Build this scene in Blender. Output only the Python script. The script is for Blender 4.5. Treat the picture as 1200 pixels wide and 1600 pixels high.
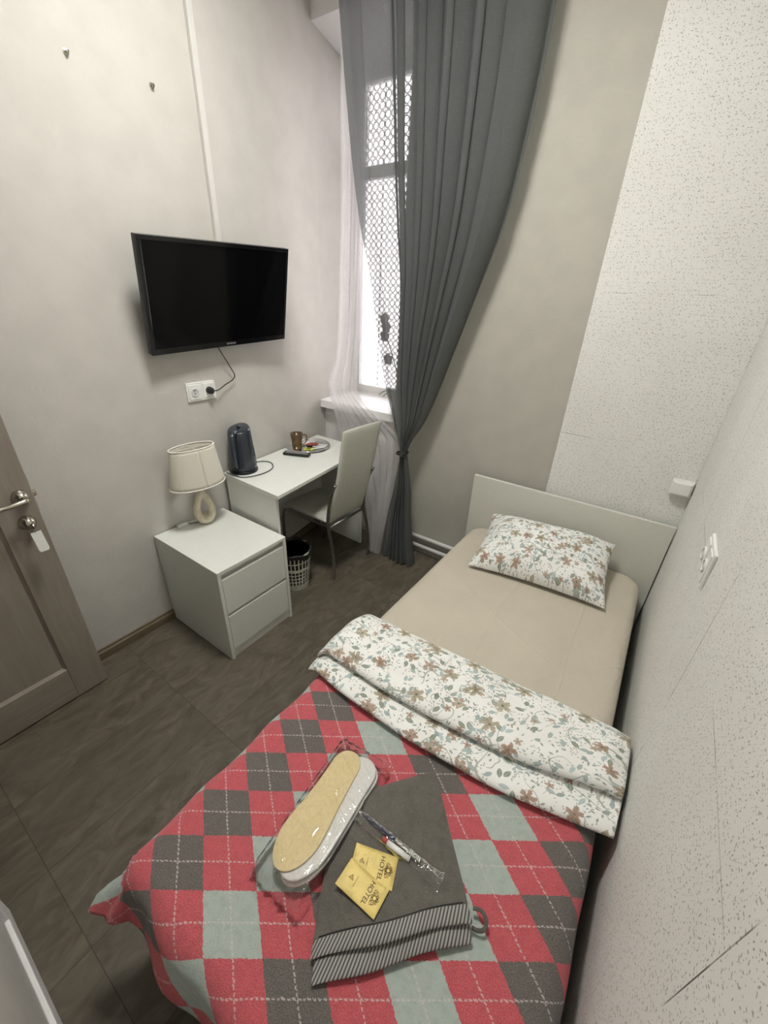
import bpy, math, random
from math import pi, sin, cos, radians as R_
from mathutils import Vector, Matrix, noise
random.seed(7)
SC = bpy.context.scene
COL = SC.collection
for o in list(bpy.data.objects): bpy.data.objects.remove(o)

# ---------------------------------------------------------------- camera
cam_d = bpy.data.cameras.new('camera'); cam = bpy.data.objects.new('camera', cam_d); COL.objects.link(cam)
cam_d.sensor_fit = 'VERTICAL'; cam_d.sensor_height = 36.0; cam_d.lens = 626.407/1600*36.0
cam_d.clip_start = 0.01; cam_d.clip_end = 100
RW = [(0.82049752, 0.57031676, 0.03902074), (0.29471807, -0.36353758, -0.88373168), (-0.48982148, 0.73659977, -0.46636434)]
right, up, back = Vector(RW[0]), -Vector(RW[1]), -Vector(RW[2])
m = Matrix((right, up, back)).transposed().to_4x4(); m.translation = Vector((1.95, 0, 1.66))
cam.matrix_world = m
SC.camera = cam

# ---------------------------------------------------------------- light
CEIL = 3.25
w = bpy.data.worlds.new('world'); SC.world = w; w.use_nodes = True
w.node_tree.nodes['Background'].inputs[0].default_value = (1.0, 0.925, 0.945, 1)
w.node_tree.nodes['Background'].inputs[1].default_value = 3.0
pl = bpy.data.lights.new('window_portal', 'AREA'); pl.shape = 'RECTANGLE'; pl.size = 0.62; pl.size_y = 1.8
pl.cycles.is_portal = True
po = bpy.data.objects.new('window_portal', pl); COL.objects.link(po); po.location = (0.15, 2.80, 1.94)
po.rotation_euler = (R_(-90), 0, 0)          # emits towards -y
LAMP_POWER = 29.0
LAMP_POS = (1.00, 1.00)
SC.view_settings.view_transform = 'Standard'; SC.view_settings.look = 'None'
SC.view_settings.exposure = 1.48; SC.view_settings.gamma = 1.0; SC.view_settings.use_curve_mapping = False

# ---------------------------------------------------------------- node helpers
class S:
    """a node socket (or number) with arithmetic"""
    nt = None
    def __init__(s, v): s.v = v
    @staticmethod
    def op(name, *a, clamp=False):
        n = S.nt.nodes.new('ShaderNodeMath'); n.operation = name; n.use_clamp = clamp
        for i, x in enumerate(a):
            x = x.v if isinstance(x, S) else x
            if isinstance(x, (int, float)): n.inputs[i].default_value = x
            else: S.nt.links.new(x, n.inputs[i])
        return S(n.outputs[0])
    def __add__(s, o): return S.op('ADD', s, o)
    def __radd__(s, o): return S.op('ADD', o, s)
    def __sub__(s, o): return S.op('SUBTRACT', s, o)
    def __rsub__(s, o): return S.op('SUBTRACT', o, s)
    def __mul__(s, o): return S.op('MULTIPLY', s, o)
    def __rmul__(s, o): return S.op('MULTIPLY', o, s)
    def __truediv__(s, o): return S.op('DIVIDE', s, o)
    def lt(s, o): return S.op('LESS_THAN', s, o)
    def gt(s, o): return S.op('GREATER_THAN', s, o)
    def abs(s): return S.op('ABSOLUTE', s)
    def floor(s): return S.op('FLOOR', s)
    def mod(s, o): return S.op('FLOORED_MODULO', s, o)
    def frac(s): return S.op('FRACT', s)
    def smooth(s, a, b):
        n = S.nt.nodes.new('ShaderNodeMapRange'); n.interpolation_type = 'SMOOTHSTEP'
        S.nt.links.new(s.v, n.inputs[0]); n.inputs[1].default_value = a; n.inputs[2].default_value = b
        return S(n.outputs[0])
def new_mat(name):
    mt = bpy.data.materials.new(name); mt.use_nodes = True; S.nt = mt.node_tree
    return mt, mt.node_tree, mt.node_tree.nodes['Principled BSDF']
def link(a, b): S.nt.links.new(a.v if isinstance(a, S) else a, b)
def texco(kind='UV'):
    return S.nt.nodes.new('ShaderNodeTexCoord').outputs[kind]
def sep(vec):
    n = S.nt.nodes.new('ShaderNodeSeparateXYZ'); link(vec, n.inputs[0]); return [S(n.outputs[i]) for i in range(3)]
def comb(x, y, z=0.0):
    n = S.nt.nodes.new('ShaderNodeCombineXYZ')
    for i, a in enumerate((x, y, z)):
        if isinstance(a, S): link(a, n.inputs[i])
        else: n.inputs[i].default_value = a
    return n.outputs[0]
def mixc(f, a, b):
    n = S.nt.nodes.new('ShaderNodeMix'); n.data_type = 'RGBA'
    for i, x in ((0, f), (6, a), (7, b)):
        if isinstance(x, S): link(x, n.inputs[i])
        elif isinstance(x, (int, float)): n.inputs[i].default_value = x
        elif isinstance(x, tuple): n.inputs[i].default_value = (*x, 1)
        else: S.nt.links.new(x, n.inputs[i])
    return n.outputs[2]
def nz(vec, scale, detail=3, rough=.5, dim='3D', dist=0.0):
    n = S.nt.nodes.new('ShaderNodeTexNoise'); n.noise_dimensions = dim
    if vec is not None: link(vec, n.inputs['Vector'])
    n.inputs['Scale'].default_value = scale; n.inputs['Detail'].default_value = detail
    n.inputs['Roughness'].default_value = rough; n.inputs['Distortion'].default_value = dist
    return S(n.outputs[0])
def bump(bsdf, h, strength=.3, dist=.01, prev=None):
    n = S.nt.nodes.new('ShaderNodeBump'); n.inputs['Strength'].default_value = strength
    n.inputs['Distance'].default_value = dist; link(h, n.inputs['Height'])
    if prev is not None: link(prev, n.inputs['Normal'])
    if bsdf is not None: link(n.outputs[0], bsdf.inputs['Normal'])
    return n.outputs[0]
def setp(b, col=None, rough=None, metal=None, spec=None, **k):
    if col is not None:
        if isinstance(col, tuple): b.inputs['Base Color'].default_value = (*col, 1)
        else: link(col, b.inputs['Base Color'])
    if rough is not None: b.inputs['Roughness'].default_value = rough
    if metal is not None: b.inputs['Metallic'].default_value = metal
    if spec is not None: b.inputs['Specular IOR Level'].default_value = spec
    for a, v in k.items(): b.inputs[a.replace('_', ' ')].default_value = v
def simple(name, col, rough=.5, metal=0, spec=.5, noise_amt=0.05, nscale=40, bmp=0.0, **k):
    mt, nt, b = new_mat(name)
    co = texco('Object')
    n = nz(co, nscale, 3)
    dark = tuple(c*(1-noise_amt) for c in col); lite = tuple(min(1, c*(1+noise_amt)) for c in col)
    setp(b, mixc(n.smooth(.35, .65), dark, lite), rough, metal, spec, **k)
    if bmp: bump(b, nz(co, nscale*3, 4), bmp, .002)
    return mt

def cellmarks(x, y, scale, seed, rnd=1.0):
    """2-D voronoi cells: local rotated coordinates (cell units) and two random numbers"""
    X = x*scale + seed; Y = y*scale + seed*1.7
    n = S.nt.nodes.new('ShaderNodeTexVoronoi'); n.voronoi_dimensions = '2D'; n.feature = 'F1'
    n.inputs['Scale'].default_value = 1; n.inputs['Randomness'].default_value = rnd
    link(comb(X, Y), n.inputs['Vector'])
    px, py, _ = sep(n.outputs['Position']); cr, cg, cb = sep(n.outputs['Color'])
    dx = X - px; dy = Y - py
    a = cr*6.283; c = S.op('COSINE', a); s = S.op('SINE', a)
    return dx*c + dy*s, dy*c - dx*s, cg, cb
def leafmask(lx, ly, a, b):
    t = lx/a
    return (ly.abs()/b + t*t).lt(1.0)

# ---------------------------------------------------------------- materials
M = {}
def wallpaper(name, col, amt=.03):
    mt, nt, b = new_mat(name); co = texco('Object')
    fine = nz(co, 90, 4, .7); mid = nz(co, 9, 3)
    setp(b, mixc(mid.smooth(.3, .7), tuple(c*(1-amt) for c in col), tuple(c*(1+amt) for c in col)), .75, spec=.25)
    bump(b, fine + nz(co, 300, 2)*.5, .35, .003)
    M[name] = mt
wallpaper('wall_paint', (.545, .525, .49))
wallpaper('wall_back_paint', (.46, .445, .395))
wallpaper('ceiling_paint', (.75, .74, .72), .01)
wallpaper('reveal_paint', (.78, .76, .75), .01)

def acoustic(name, axis, a0, da, z0, dz):
    mt, nt, b = new_mat(name)
    x, y, z = sep(texco('Object')); u = (x, y)[axis]
    co = texco('Object')
    l1 = cellmarks(u, z, 78, 3.3); l2 = cellmarks(u, z, 52, 11.1); l3 = cellmarks(u, z, 150, 5.7)
    m1 = leafmask(l1[0], l1[1], .20, .095)*l1[2].gt(.50)
    m2 = leafmask(l2[0], l2[1], .20, .065)*l2[2].gt(.60)
    m3 = leafmask(l3[0], l3[1], .22, .12)*l3[2].gt(.6)
    n = nz(co, 3, 2); n2 = nz(co, 260, 2, .6)
    marks = S.op('MAXIMUM', m1, S.op('MAXIMUM', m2, m3))
    # thin joints between boards; partly filled
    ju = (((u - a0)/da + .5).frac() - .5).abs()*da
    jz = (((z - z0)/dz + .5).frac() - .5).abs()*dz
    jn = nz(co, 7, 3).smooth(.40, .60)
    j = S.op('MAXIMUM', ju.lt(.0011)*jn, jz.lt(.0009)*nz(co, 4, 2).smooth(.48, .62)*.8)
    c = mixc(n.smooth(.3, .7), (.76, .755, .72), (.80, .795, .77))
    c = mixc(marks*.72, c, (.24, .23, .21)); c = mixc(j, c, (.10, .09, .08))
    setp(b, c, .8, spec=.25)
    bump(b, n2*.35 - marks*1.2 - j, .5, .003)
    M[name] = mt
acoustic('acoustic_board_right', 1, .371, .637, .375, .65)
acoustic('acoustic_board_back', 0, .9, 5.0, .43, .65)

def floor_mat():
    mt, nt, b = new_mat('floor_tile'); co = texco('Object'); x, y, z = sep(co)
    tx = ((x - .175)/.30); ty = ((y + .085)/.61)
    ju = ((tx + .5).frac() - .5).abs()*.30; jy = ((ty + .5).frac() - .5).abs()*.61
    j = S.op('MAXIMUM', ju.lt(.0014), jy.lt(.0014))
    cid = tx.floor()*7.3 + ty.floor()*3.1
    sv = comb(x*1.0 + cid, y*.45, cid)
    st = nz(sv, 14, 6, .65, dist=1.2); st2 = nz(comb(x + cid*2, y*.5, cid), 5, 4, .6, dist=.8)
    c = mixc(st.smooth(.25, .8), (.070, .058, .042), (.165, .140, .106))
    c = mixc(st2.smooth(.35, .7)*.5, c, (.100, .090, .070))
    c = mixc(j*.6, c, (.030, .024, .018))
    setp(b, c, .46, spec=.35)
    bump(b, st*1.0 - j*1.5, .25, .003)
    M['floor_tile'] = mt
floor_mat()

def wood(name, c1, c2, axis=2, rough=.5, sc=18, stretch=.06):
    mt, nt, b = new_mat(name); x, y, z = sep(texco('Object'))
    f = [x, y, z]; f = [a*(stretch if i == axis else 1.0) for i, a in enumerate(f)]
    n = nz(comb(*f), sc, 6, .7, dist=.6); n2 = nz(comb(*f), sc*6, 3, .6)
    setp(b, mixc((n*.7 + n2*.3).smooth(.3, .7), c1, c2), rough, spec=.35)
    bump(b, n2, .12, .001); M[name] = mt
wood('door_wood', (.235, .205, .170), (.310, .275, .232))
wood('door_wood_rail', (.235, .205, .170), (.310, .275, .232), axis=1)
wood('baseboard_wood', (.10, .075, .045), (.19, .15, .095), axis=1)

M['white_laminate'] = simple('white_laminate', (.74, .75, .71), .38, bmp=.02, noise_amt=.01)
M['headboard_laminate'] = simple('headboard_laminate', (.66, .655, .59), .42, bmp=.02, noise_amt=.01)
M['dark_gap'] = simple('dark_gap', (.03, .03, .03), .8)
M['white_plastic'] = simple('white_plastic', (.80, .80, .77), .35, noise_amt=.01)
M['duct_plastic'] = simple('duct_plastic', (.62, .605, .575), .5, noise_amt=.01)
M['white_paint'] = simple('white_paint', (.78, .77, .75), .4, noise_amt=.02)
M['window_white'] = simple('window_white', (.85, .84, .84), .35, noise_amt=.01)
M['black_plastic'] = simple('black_plastic', (.012, .012, .013), .35)
M['black_gloss'] = simple('black_gloss', (.004, .004, .005), .12, spec=.5, noise_amt=.0)
M['screen_black'] = simple('screen_black', (.002, .002, .0025), .10, spec=.18, noise_amt=0)
M['grey_metal'] = simple('grey_metal', (.33, .32, .30), .33, 1.0)
M['chrome'] = simple('chrome', (.85, .85, .87), .12, 1.0, noise_amt=.01)
M['nickel'] = simple('nickel', (.52, .49, .42), .22, 1.0, noise_amt=.03)
M['kettle_plastic'] = simple('kettle_plastic', (.022, .028, .040), .14, spec=.6, noise_amt=.02)
M['kettle_dark'] = simple('kettle_dark', (.008, .010, .014), .3)
M['chair_leather'] = simple('chair_leather', (.50, .50, .44), .42, bmp=.12, nscale=60, noise_amt=.03)
M['stone_ceramic'] = simple('stone_ceramic', (.72, .67, .52), .6, bmp=.25, nscale=60, noise_amt=.08)
M['cord_grey'] = simple('cord_grey', (.09, .09, .09), .5)
M['bag_black'] = simple('bag_black', (.010, .010, .010), .28, spec=.6, bmp=.5, nscale=25)
M['bin_plastic'] = simple('bin_plastic', (.55, .55, .48), .4, noise_amt=.03)
M['sole_foam'] = simple('sole_foam', (.72, .60, .34), .75, bmp=.25, nscale=120, noise_amt=.04)
M['white_terry'] = simple('white_terry', (.78, .77, .74), .9, bmp=.7, nscale=160, noise_amt=.05)
M['navy_plastic'] = simple('navy_plastic', (.015, .02, .09), .3)
M['red_plastic'] = simple('red_plastic', (.50, .05, .04), .4)
M['ink_brown'] = simple('ink_brown', (.10, .055, .015), .6)
M['gold_foil'] = simple('gold_foil', (.50, .38, .10), .45, .15, bmp=.4, nscale=30, noise_amt=.06)
M['paper_white'] = simple('paper_white', (.75, .75, .74), .6)
M['packet_yellow'] = simple('packet_yellow', (.62, .62, .08), .45)
M['packet_green'] = simple('packet_green', (.10, .16, .04), .45)
M['packet_red'] = simple('packet_red', (.28, .06, .04), .45)
M['logo_grey'] = simple('logo_grey', (.55, .55, .56), .4)
M['leaf_green'] = simple('leaf_green', (.08, .16, .05), .5)
M['petal'] = simple('petal', (.55, .40, .48), .6)
M['terracotta'] = simple('terracotta', (.42, .18, .10), .7)
M['wire'] = simple('wire', (.10, .09, .09), .6, .0)

def cloth_plain(name, col, scale=900, rough=.9, st=.25, amt=.03):
    mt, nt, b = new_mat(name); co = texco('Object'); n = nz(co, scale, 2); n2 = nz(co, 6, 3)
    setp(b, mixc(n2.smooth(.3, .7), tuple(c*(1-amt) for c in col), tuple(c*(1+amt) for c in col)), rough, spec=.15)
    b.inputs['Sheen Weight'].default_value = .1
    bump(b, n, st, .001); M[name] = mt
cloth_plain('sheet_cotton', (.52, .475, .385))
def sheet_mat():
    mt, nt, b = new_mat('sheet_cotton'); co = texco('Object'); x, y, z = sep(co)
    wob = (nz(co, 2.2, 2) - .5)*.06
    l1 = 1.0 - (x + .04 + wob).abs().smooth(0, .012); l2 = 1.0 - (x - .27 + wob*.8).abs().smooth(0, .010)
    l3 = 1.0 - (y*.9 + x*.5 - .28 + wob).abs().smooth(0, .014); l4 = 1.0 - (y*.8 - x*.9 + .12 + wob*1.5).abs().smooth(0, .012)
    n2 = nz(co, 6, 3)
    setp(b, mixc(n2.smooth(.3, .7), (.51, .465, .385), (.54, .495, .41)), .9, spec=.15); b.inputs['Sheen Weight'].default_value = .1
    h = l1 + l2*.8 + l3*.5 + l4*.5 + nz(comb(x*2.5, y), 5, 3, .6, dist=1.2)*2.2 + nz(co, 900, 1)*.08
    bump(b, h, .45, .006); M['sheet_cotton'] = mt
sheet_mat()
cloth_plain('lampshade_cloth', (.82, .80, .72), 500)
def shade_mat():
    mt, nt, b = new_mat('shade_fabric'); out = nt.nodes['Material Output']
    tr = nt.nodes.new('ShaderNodeBsdfTranslucent'); tr.inputs[0].default_value = (.85, .82, .74, 1)
    setp(b, (.82, .80, .71), .85, spec=.15); bump(b, nz(texco('Object'), 500, 2), .25, .001)
    mx = nt.nodes.new('ShaderNodeMixShader'); mx.inputs[0].default_value = .30
    link(b.outputs[0], mx.inputs[1]); link(tr.outputs[0], mx.inputs[2]); link(mx.outputs[0], out.inputs[0])
    M['shade_fabric'] = mt
shade_mat()

def floral():
    mt, nt, b = new_mat('floral_cotton'); x, y, _ = sep(texco('UV')); x = x*.8; y = y*.8
    wv = nz(comb(x, y), 5, 2, dim='2D')
    c = mixc(nz(comb(x, y), 10, 2, dim='2D').smooth(.3, .7), (.80, .80, .77), (.84, .84, .82))
    # thin vines
    n = nz(comb(x, y), 7.5, 1.0, dim='2D', dist=.6); gate = nz(comb(x + 3, y), 13, 1, dim='2D').gt(.46)
    vine = (n - .5).abs().lt(.0075)*gate
    n = nz(comb(x + 7, y + 2), 11, 1.0, dim='2D', dist=.3); gate = nz(comb(x - 3, y), 15, 1, dim='2D').gt(.5)
    vine2 = (n - .46).abs().lt(.008)*gate
    c = mixc(S.op('MAXIMUM', vine, vine2)*.65, c, (.22, .25, .20))
    # small sprig leaves, in patches
    for sc, sd, a, bb, th, col in ((95, 1.3, .40, .15, .38, (.27, .33, .32)), (70, 8.9, .42, .16, .5, (.20, .24, .22)), (120, 4.1, .36, .18, .42, (.36, .33, .28))):
        lx, ly, g, h = cellmarks(x, y, sc, sd); patch = nz(comb(x + sd, y), 16, 1, dim='2D').gt(.535)
        c = mixc(leafmask(lx, ly, a, bb)*g.gt(th)*patch*.8, c, col)
    # leaves
    for sc, sd, a, bb, th, col in ((34, 2.7, .36, .17, .60, (.24, .30, .29)), (25, 6.2, .31, .15, .64, (.16, .19, .14)), (28, 9.4, .36, .14, .66, (.30, .37, .37))):
        lx, ly, g, h = cellmarks(x, y, sc, sd)
        rib = ly.abs().lt(.012)
        cc = mixc(rib*.6, mixc(h, col, tuple(v*1.5 for v in col)), (.6, .62, .58))
        c = mixc(leafmask(lx, ly, a, bb)*g.gt(th)*.9, c, cc)
    # flowers with notched petals, rust and tan
    fr_ = nz(comb(x, y), 130, 2, dim='2D') - .5
    for sc, sd, rad, th, c1, c2 in ((15, 5.5, .30, .68, (.30, .15, .09), (.42, .27, .20)), (10.5, 12.2, .25, .62, (.24, .19, .11), (.44, .38, .28)), (26, 17.0, .27, .84, (.32, .16, .11), (.48, .34, .28))):
        lx, ly, g, h = cellmarks(x, y, sc, sd, .9)
        r = S.op('SQRT', lx*lx + ly*ly); th_ = S.op('ARCTAN2', ly, lx)
        pet = S.op('COSINE', th_*2.5 + h*3.0).abs()
        rr = (pet*.62 + .38 + fr_*.9)*rad
        rim = (r/rr).smooth(.3, 1.0); vein = S.op('COSINE', th_*19.0 + fr_*20.0).gt(.35)*.45
        cc = mixc(rim, mixc(h, c1, (.46, .42, .32)), c2)
        cc = mixc(vein, cc, (.20, .14, .09)); cc = mixc((r/rad).lt(.16), cc, (.16, .13, .07))
        c = mixc(r.lt(rr)*g.gt(th)*.88, c, cc)
    setp(b, c, .8, spec=.2); b.inputs['Sheen Weight'].default_value = .1
    bump(b, nz(comb(x, y), 9, 4, .55, dim='2D', dist=.8) + nz(comb(x, y), 900, 1, dim='2D')*.02, .35, .012)
    M['floral_cotton'] = mt
floral()

def argyle():
    mt, nt, b = new_mat('argyle_fleece'); x, y, _ = sep(texco('UV'))
    # diamonds: d1=(.100,.070) d2=(.095,-.064) starting at (1.331,.457)
    X = x - 1.331; Y = y - .457
    det = .100*(-.064) - .095*.070
    i = (X*(-.064/det) - Y*(.095/det)); j = (Y*(.100/det) - X*(.070/det))
    fz = (nz(comb(x, y), 140, 2, dim='2D') - .5)*.05
    i = i + fz; j = j + fz
    s = (i.floor() + j.floor()).mod(4.0)
    odd = (i.floor() + j.floor()).mod(2.0).gt(.5); three = s.gt(2.5)
    red, grey, mint = (.56, .080, .100), (.115, .108, .095), (.42, .50, .455)
    c = mixc(odd, red, mixc(three, mint, grey))
    ci = (i.frac() - .5).abs(); cj = (j.frac() - .5).abs()
    d1 = (j*12.0).frac().lt(.68); d2 = (i*12.0).frac().lt(.68)
    st = S.op('MAXIMUM', ci.lt(.015)*d1, cj.lt(.015)*d2)
    c = mixc(st*.62, c, (.66, .60, .58))
    fu = nz(comb(x, y), 420, 3, .7, dim='2D'); fm = nz(comb(x, y), 60, 3, .6, dim='2D')
    c = mixc(fu.smooth(.35, .75)*.22, c, (.70, .60, .60)); c = mixc(fm.smooth(.4, .7)*.10, c, (.05, .03, .03))
    setp(b, c, .95, spec=.08); b.inputs['Sheen Weight'].default_value = .15
    bump(b, fu + fm*1.5, .6, .004); M['argyle_fleece'] = mt
argyle()

def towel_mats():
    mt, nt, b = new_mat('grey_terry'); co = texco('Object'); n = nz(co, 500, 3, .8); n2 = nz(co, 40, 3)
    c = mixc(n.smooth(.3, .7), (.112, .103, .088), (.198, .184, .160)); c = mixc(n2.smooth(.4, .7)*.25, c, (.06, .055, .05))
    setp(b, c, .95, spec=.1); b.inputs['Sheen Weight'].default_value = .15
    bump(b, n, .8, .003); M['grey_terry'] = mt
    mt, nt, b = new_mat('striped_band'); x, y, _ = sep(texco('UV'))
    t = ((x + y*.55)*118.0).frac(); st = (t - .5).abs().lt(.27)
    c = mixc(st, (.085, .082, .076), (.36, .35, .33))
    setp(b, c, .8, spec=.2); bump(b, st, .5, .002); M['striped_band'] = mt
towel_mats()

def voile(name, col, transp, transl=.5, wires=True):
    mt, nt, b = new_mat(name); nt.nodes.remove(b); out = nt.nodes['Material Output']
    x, y, _ = sep(texco('UV'))
    slub = nz(comb(x*.15, y), 260, 3, .7, dim='2D').smooth(.45, .75)*.10 + nz(comb(x, y*.1), 200, 2, dim='2D').smooth(.5, .8)*.06
    df = nt.nodes.new('ShaderNodeBsdfDiffuse'); tl = nt.nodes.new('ShaderNodeBsdfTranslucent'); tp = nt.nodes.new('ShaderNodeBsdfTransparent')
    for n in (df, tl): n.inputs[0].default_value = (*col, 1)
    m1 = nt.nodes.new('ShaderNodeMixShader'); m1.inputs[0].default_value = transl
    link(df.outputs[0], m1.inputs[1]); link(tl.outputs[0], m1.inputs[2])
    m2 = nt.nodes.new('ShaderNodeMixShader'); lw = nt.nodes.new('ShaderNodeLayerWeight'); lw.inputs[0].default_value = .25
    # threads close up when cloth is seen edge-on
    f = (1.0 - slub - (1 - transp)); f = S.op('MULTIPLY', f, 1.0 - S(lw.outputs['Facing'])*.5, clamp=True)
    link(f, m2.inputs[0]); link(m1.outputs[0], m2.inputs[1]); link(tp.outputs[0], m2.inputs[2]); link(m2.outputs[0], out.inputs[0])
    M[name] = mt
voile('grey_voile', (.160, .168, .168), .18, .40)
voile('white_voile', (.80, .78, .79), .62, .5)

def glassy():
    mt, nt, b = new_mat('window_glass'); nt.nodes.remove(b); out = nt.nodes['Material Output']
    tp = nt.nodes.new('ShaderNodeBsdfTransparent'); tp.inputs[0].default_value = (.96, .97, .97, 1)
    gl = nt.nodes.new('ShaderNodeBsdfGlossy'); gl.inputs['Roughness'].default_value = .02
    fr = nt.nodes.new('ShaderNodeFresnel'); fr.inputs[0].default_value = 1.45
    mx = nt.nodes.new('ShaderNodeMixShader'); link(fr.outputs[0], mx.inputs[0]); link(tp.outputs[0], mx.inputs[1]); link(gl.outputs[0], mx.inputs[2])
    link(mx.outputs[0], out.inputs[0]); M['window_glass'] = mt
    mt, nt, b = new_mat('cellophane'); nt.nodes.remove(b); out = nt.nodes['Material Output']
    tp = nt.nodes.new('ShaderNodeBsdfTransparent'); tp.inputs[0].default_value = (.99, .99, .99, 1)
    gl = nt.nodes.new('ShaderNodeBsdfGlossy'); gl.inputs['Roughness'].default_value = .05
    co = texco('Object'); n = nz(co, 26, 2, .5, dist=1.8); n = (n - .5).abs()
    bn = bump(None, n, .22, .008); link(bn, gl.inputs['Normal'])
    fr = nt.nodes.new('ShaderNodeFresnel'); fr.inputs[0].default_value = 1.5; link(bn, fr.inputs['Normal'])
    mx = nt.nodes.new('ShaderNodeMixShader'); link(S(fr.outputs[0])*1.7 + .03, mx.inputs[0]); link(tp.outputs[0], mx.inputs[1]); link(gl.outputs[0], mx.inputs[2])
    link(mx.outputs[0], out.inputs[0]); M['cellophane'] = mt
    mt, nt, b = new_mat('smoked_glass'); nt.nodes.remove(b); out = nt.nodes['Material Output']
    tp = nt.nodes.new('ShaderNodeBsdfTransparent'); tp.inputs[0].default_value = (.72, .56, .33, 1)
    gl = nt.nodes.new('ShaderNodeBsdfGlossy'); gl.inputs['Roughness'].default_value = .05
    df = nt.nodes.new('ShaderNodeBsdfDiffuse'); df.inputs[0].default_value = (.36, .25, .12, 1)
    m0 = nt.nodes.new('ShaderNodeMixShader'); m0.inputs[0].default_value = .25; link(tp.outputs[0], m0.inputs[1]); link(df.outputs[0], m0.inputs[2])
    fr = nt.nodes.new('ShaderNodeFresnel'); fr.inputs[0].default_value = 1.5
    mx = nt.nodes.new('ShaderNodeMixShader'); link(fr.outputs[0], mx.inputs[0]); link(m0.outputs[0], mx.inputs[1]); link(gl.outputs[0], mx.inputs[2])
    link(mx.outputs[0], out.inputs[0]); M['smoked_glass'] = mt
    mt, nt, b = new_mat('lamp_diffuser')
    b.inputs['Emission Color'].default_value = (1.0, .985, .925, 1); b.inputs['Emission Strength'].default_value = LAMP_POWER
    M['lamp_diffuser'] = mt
glassy()

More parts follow.
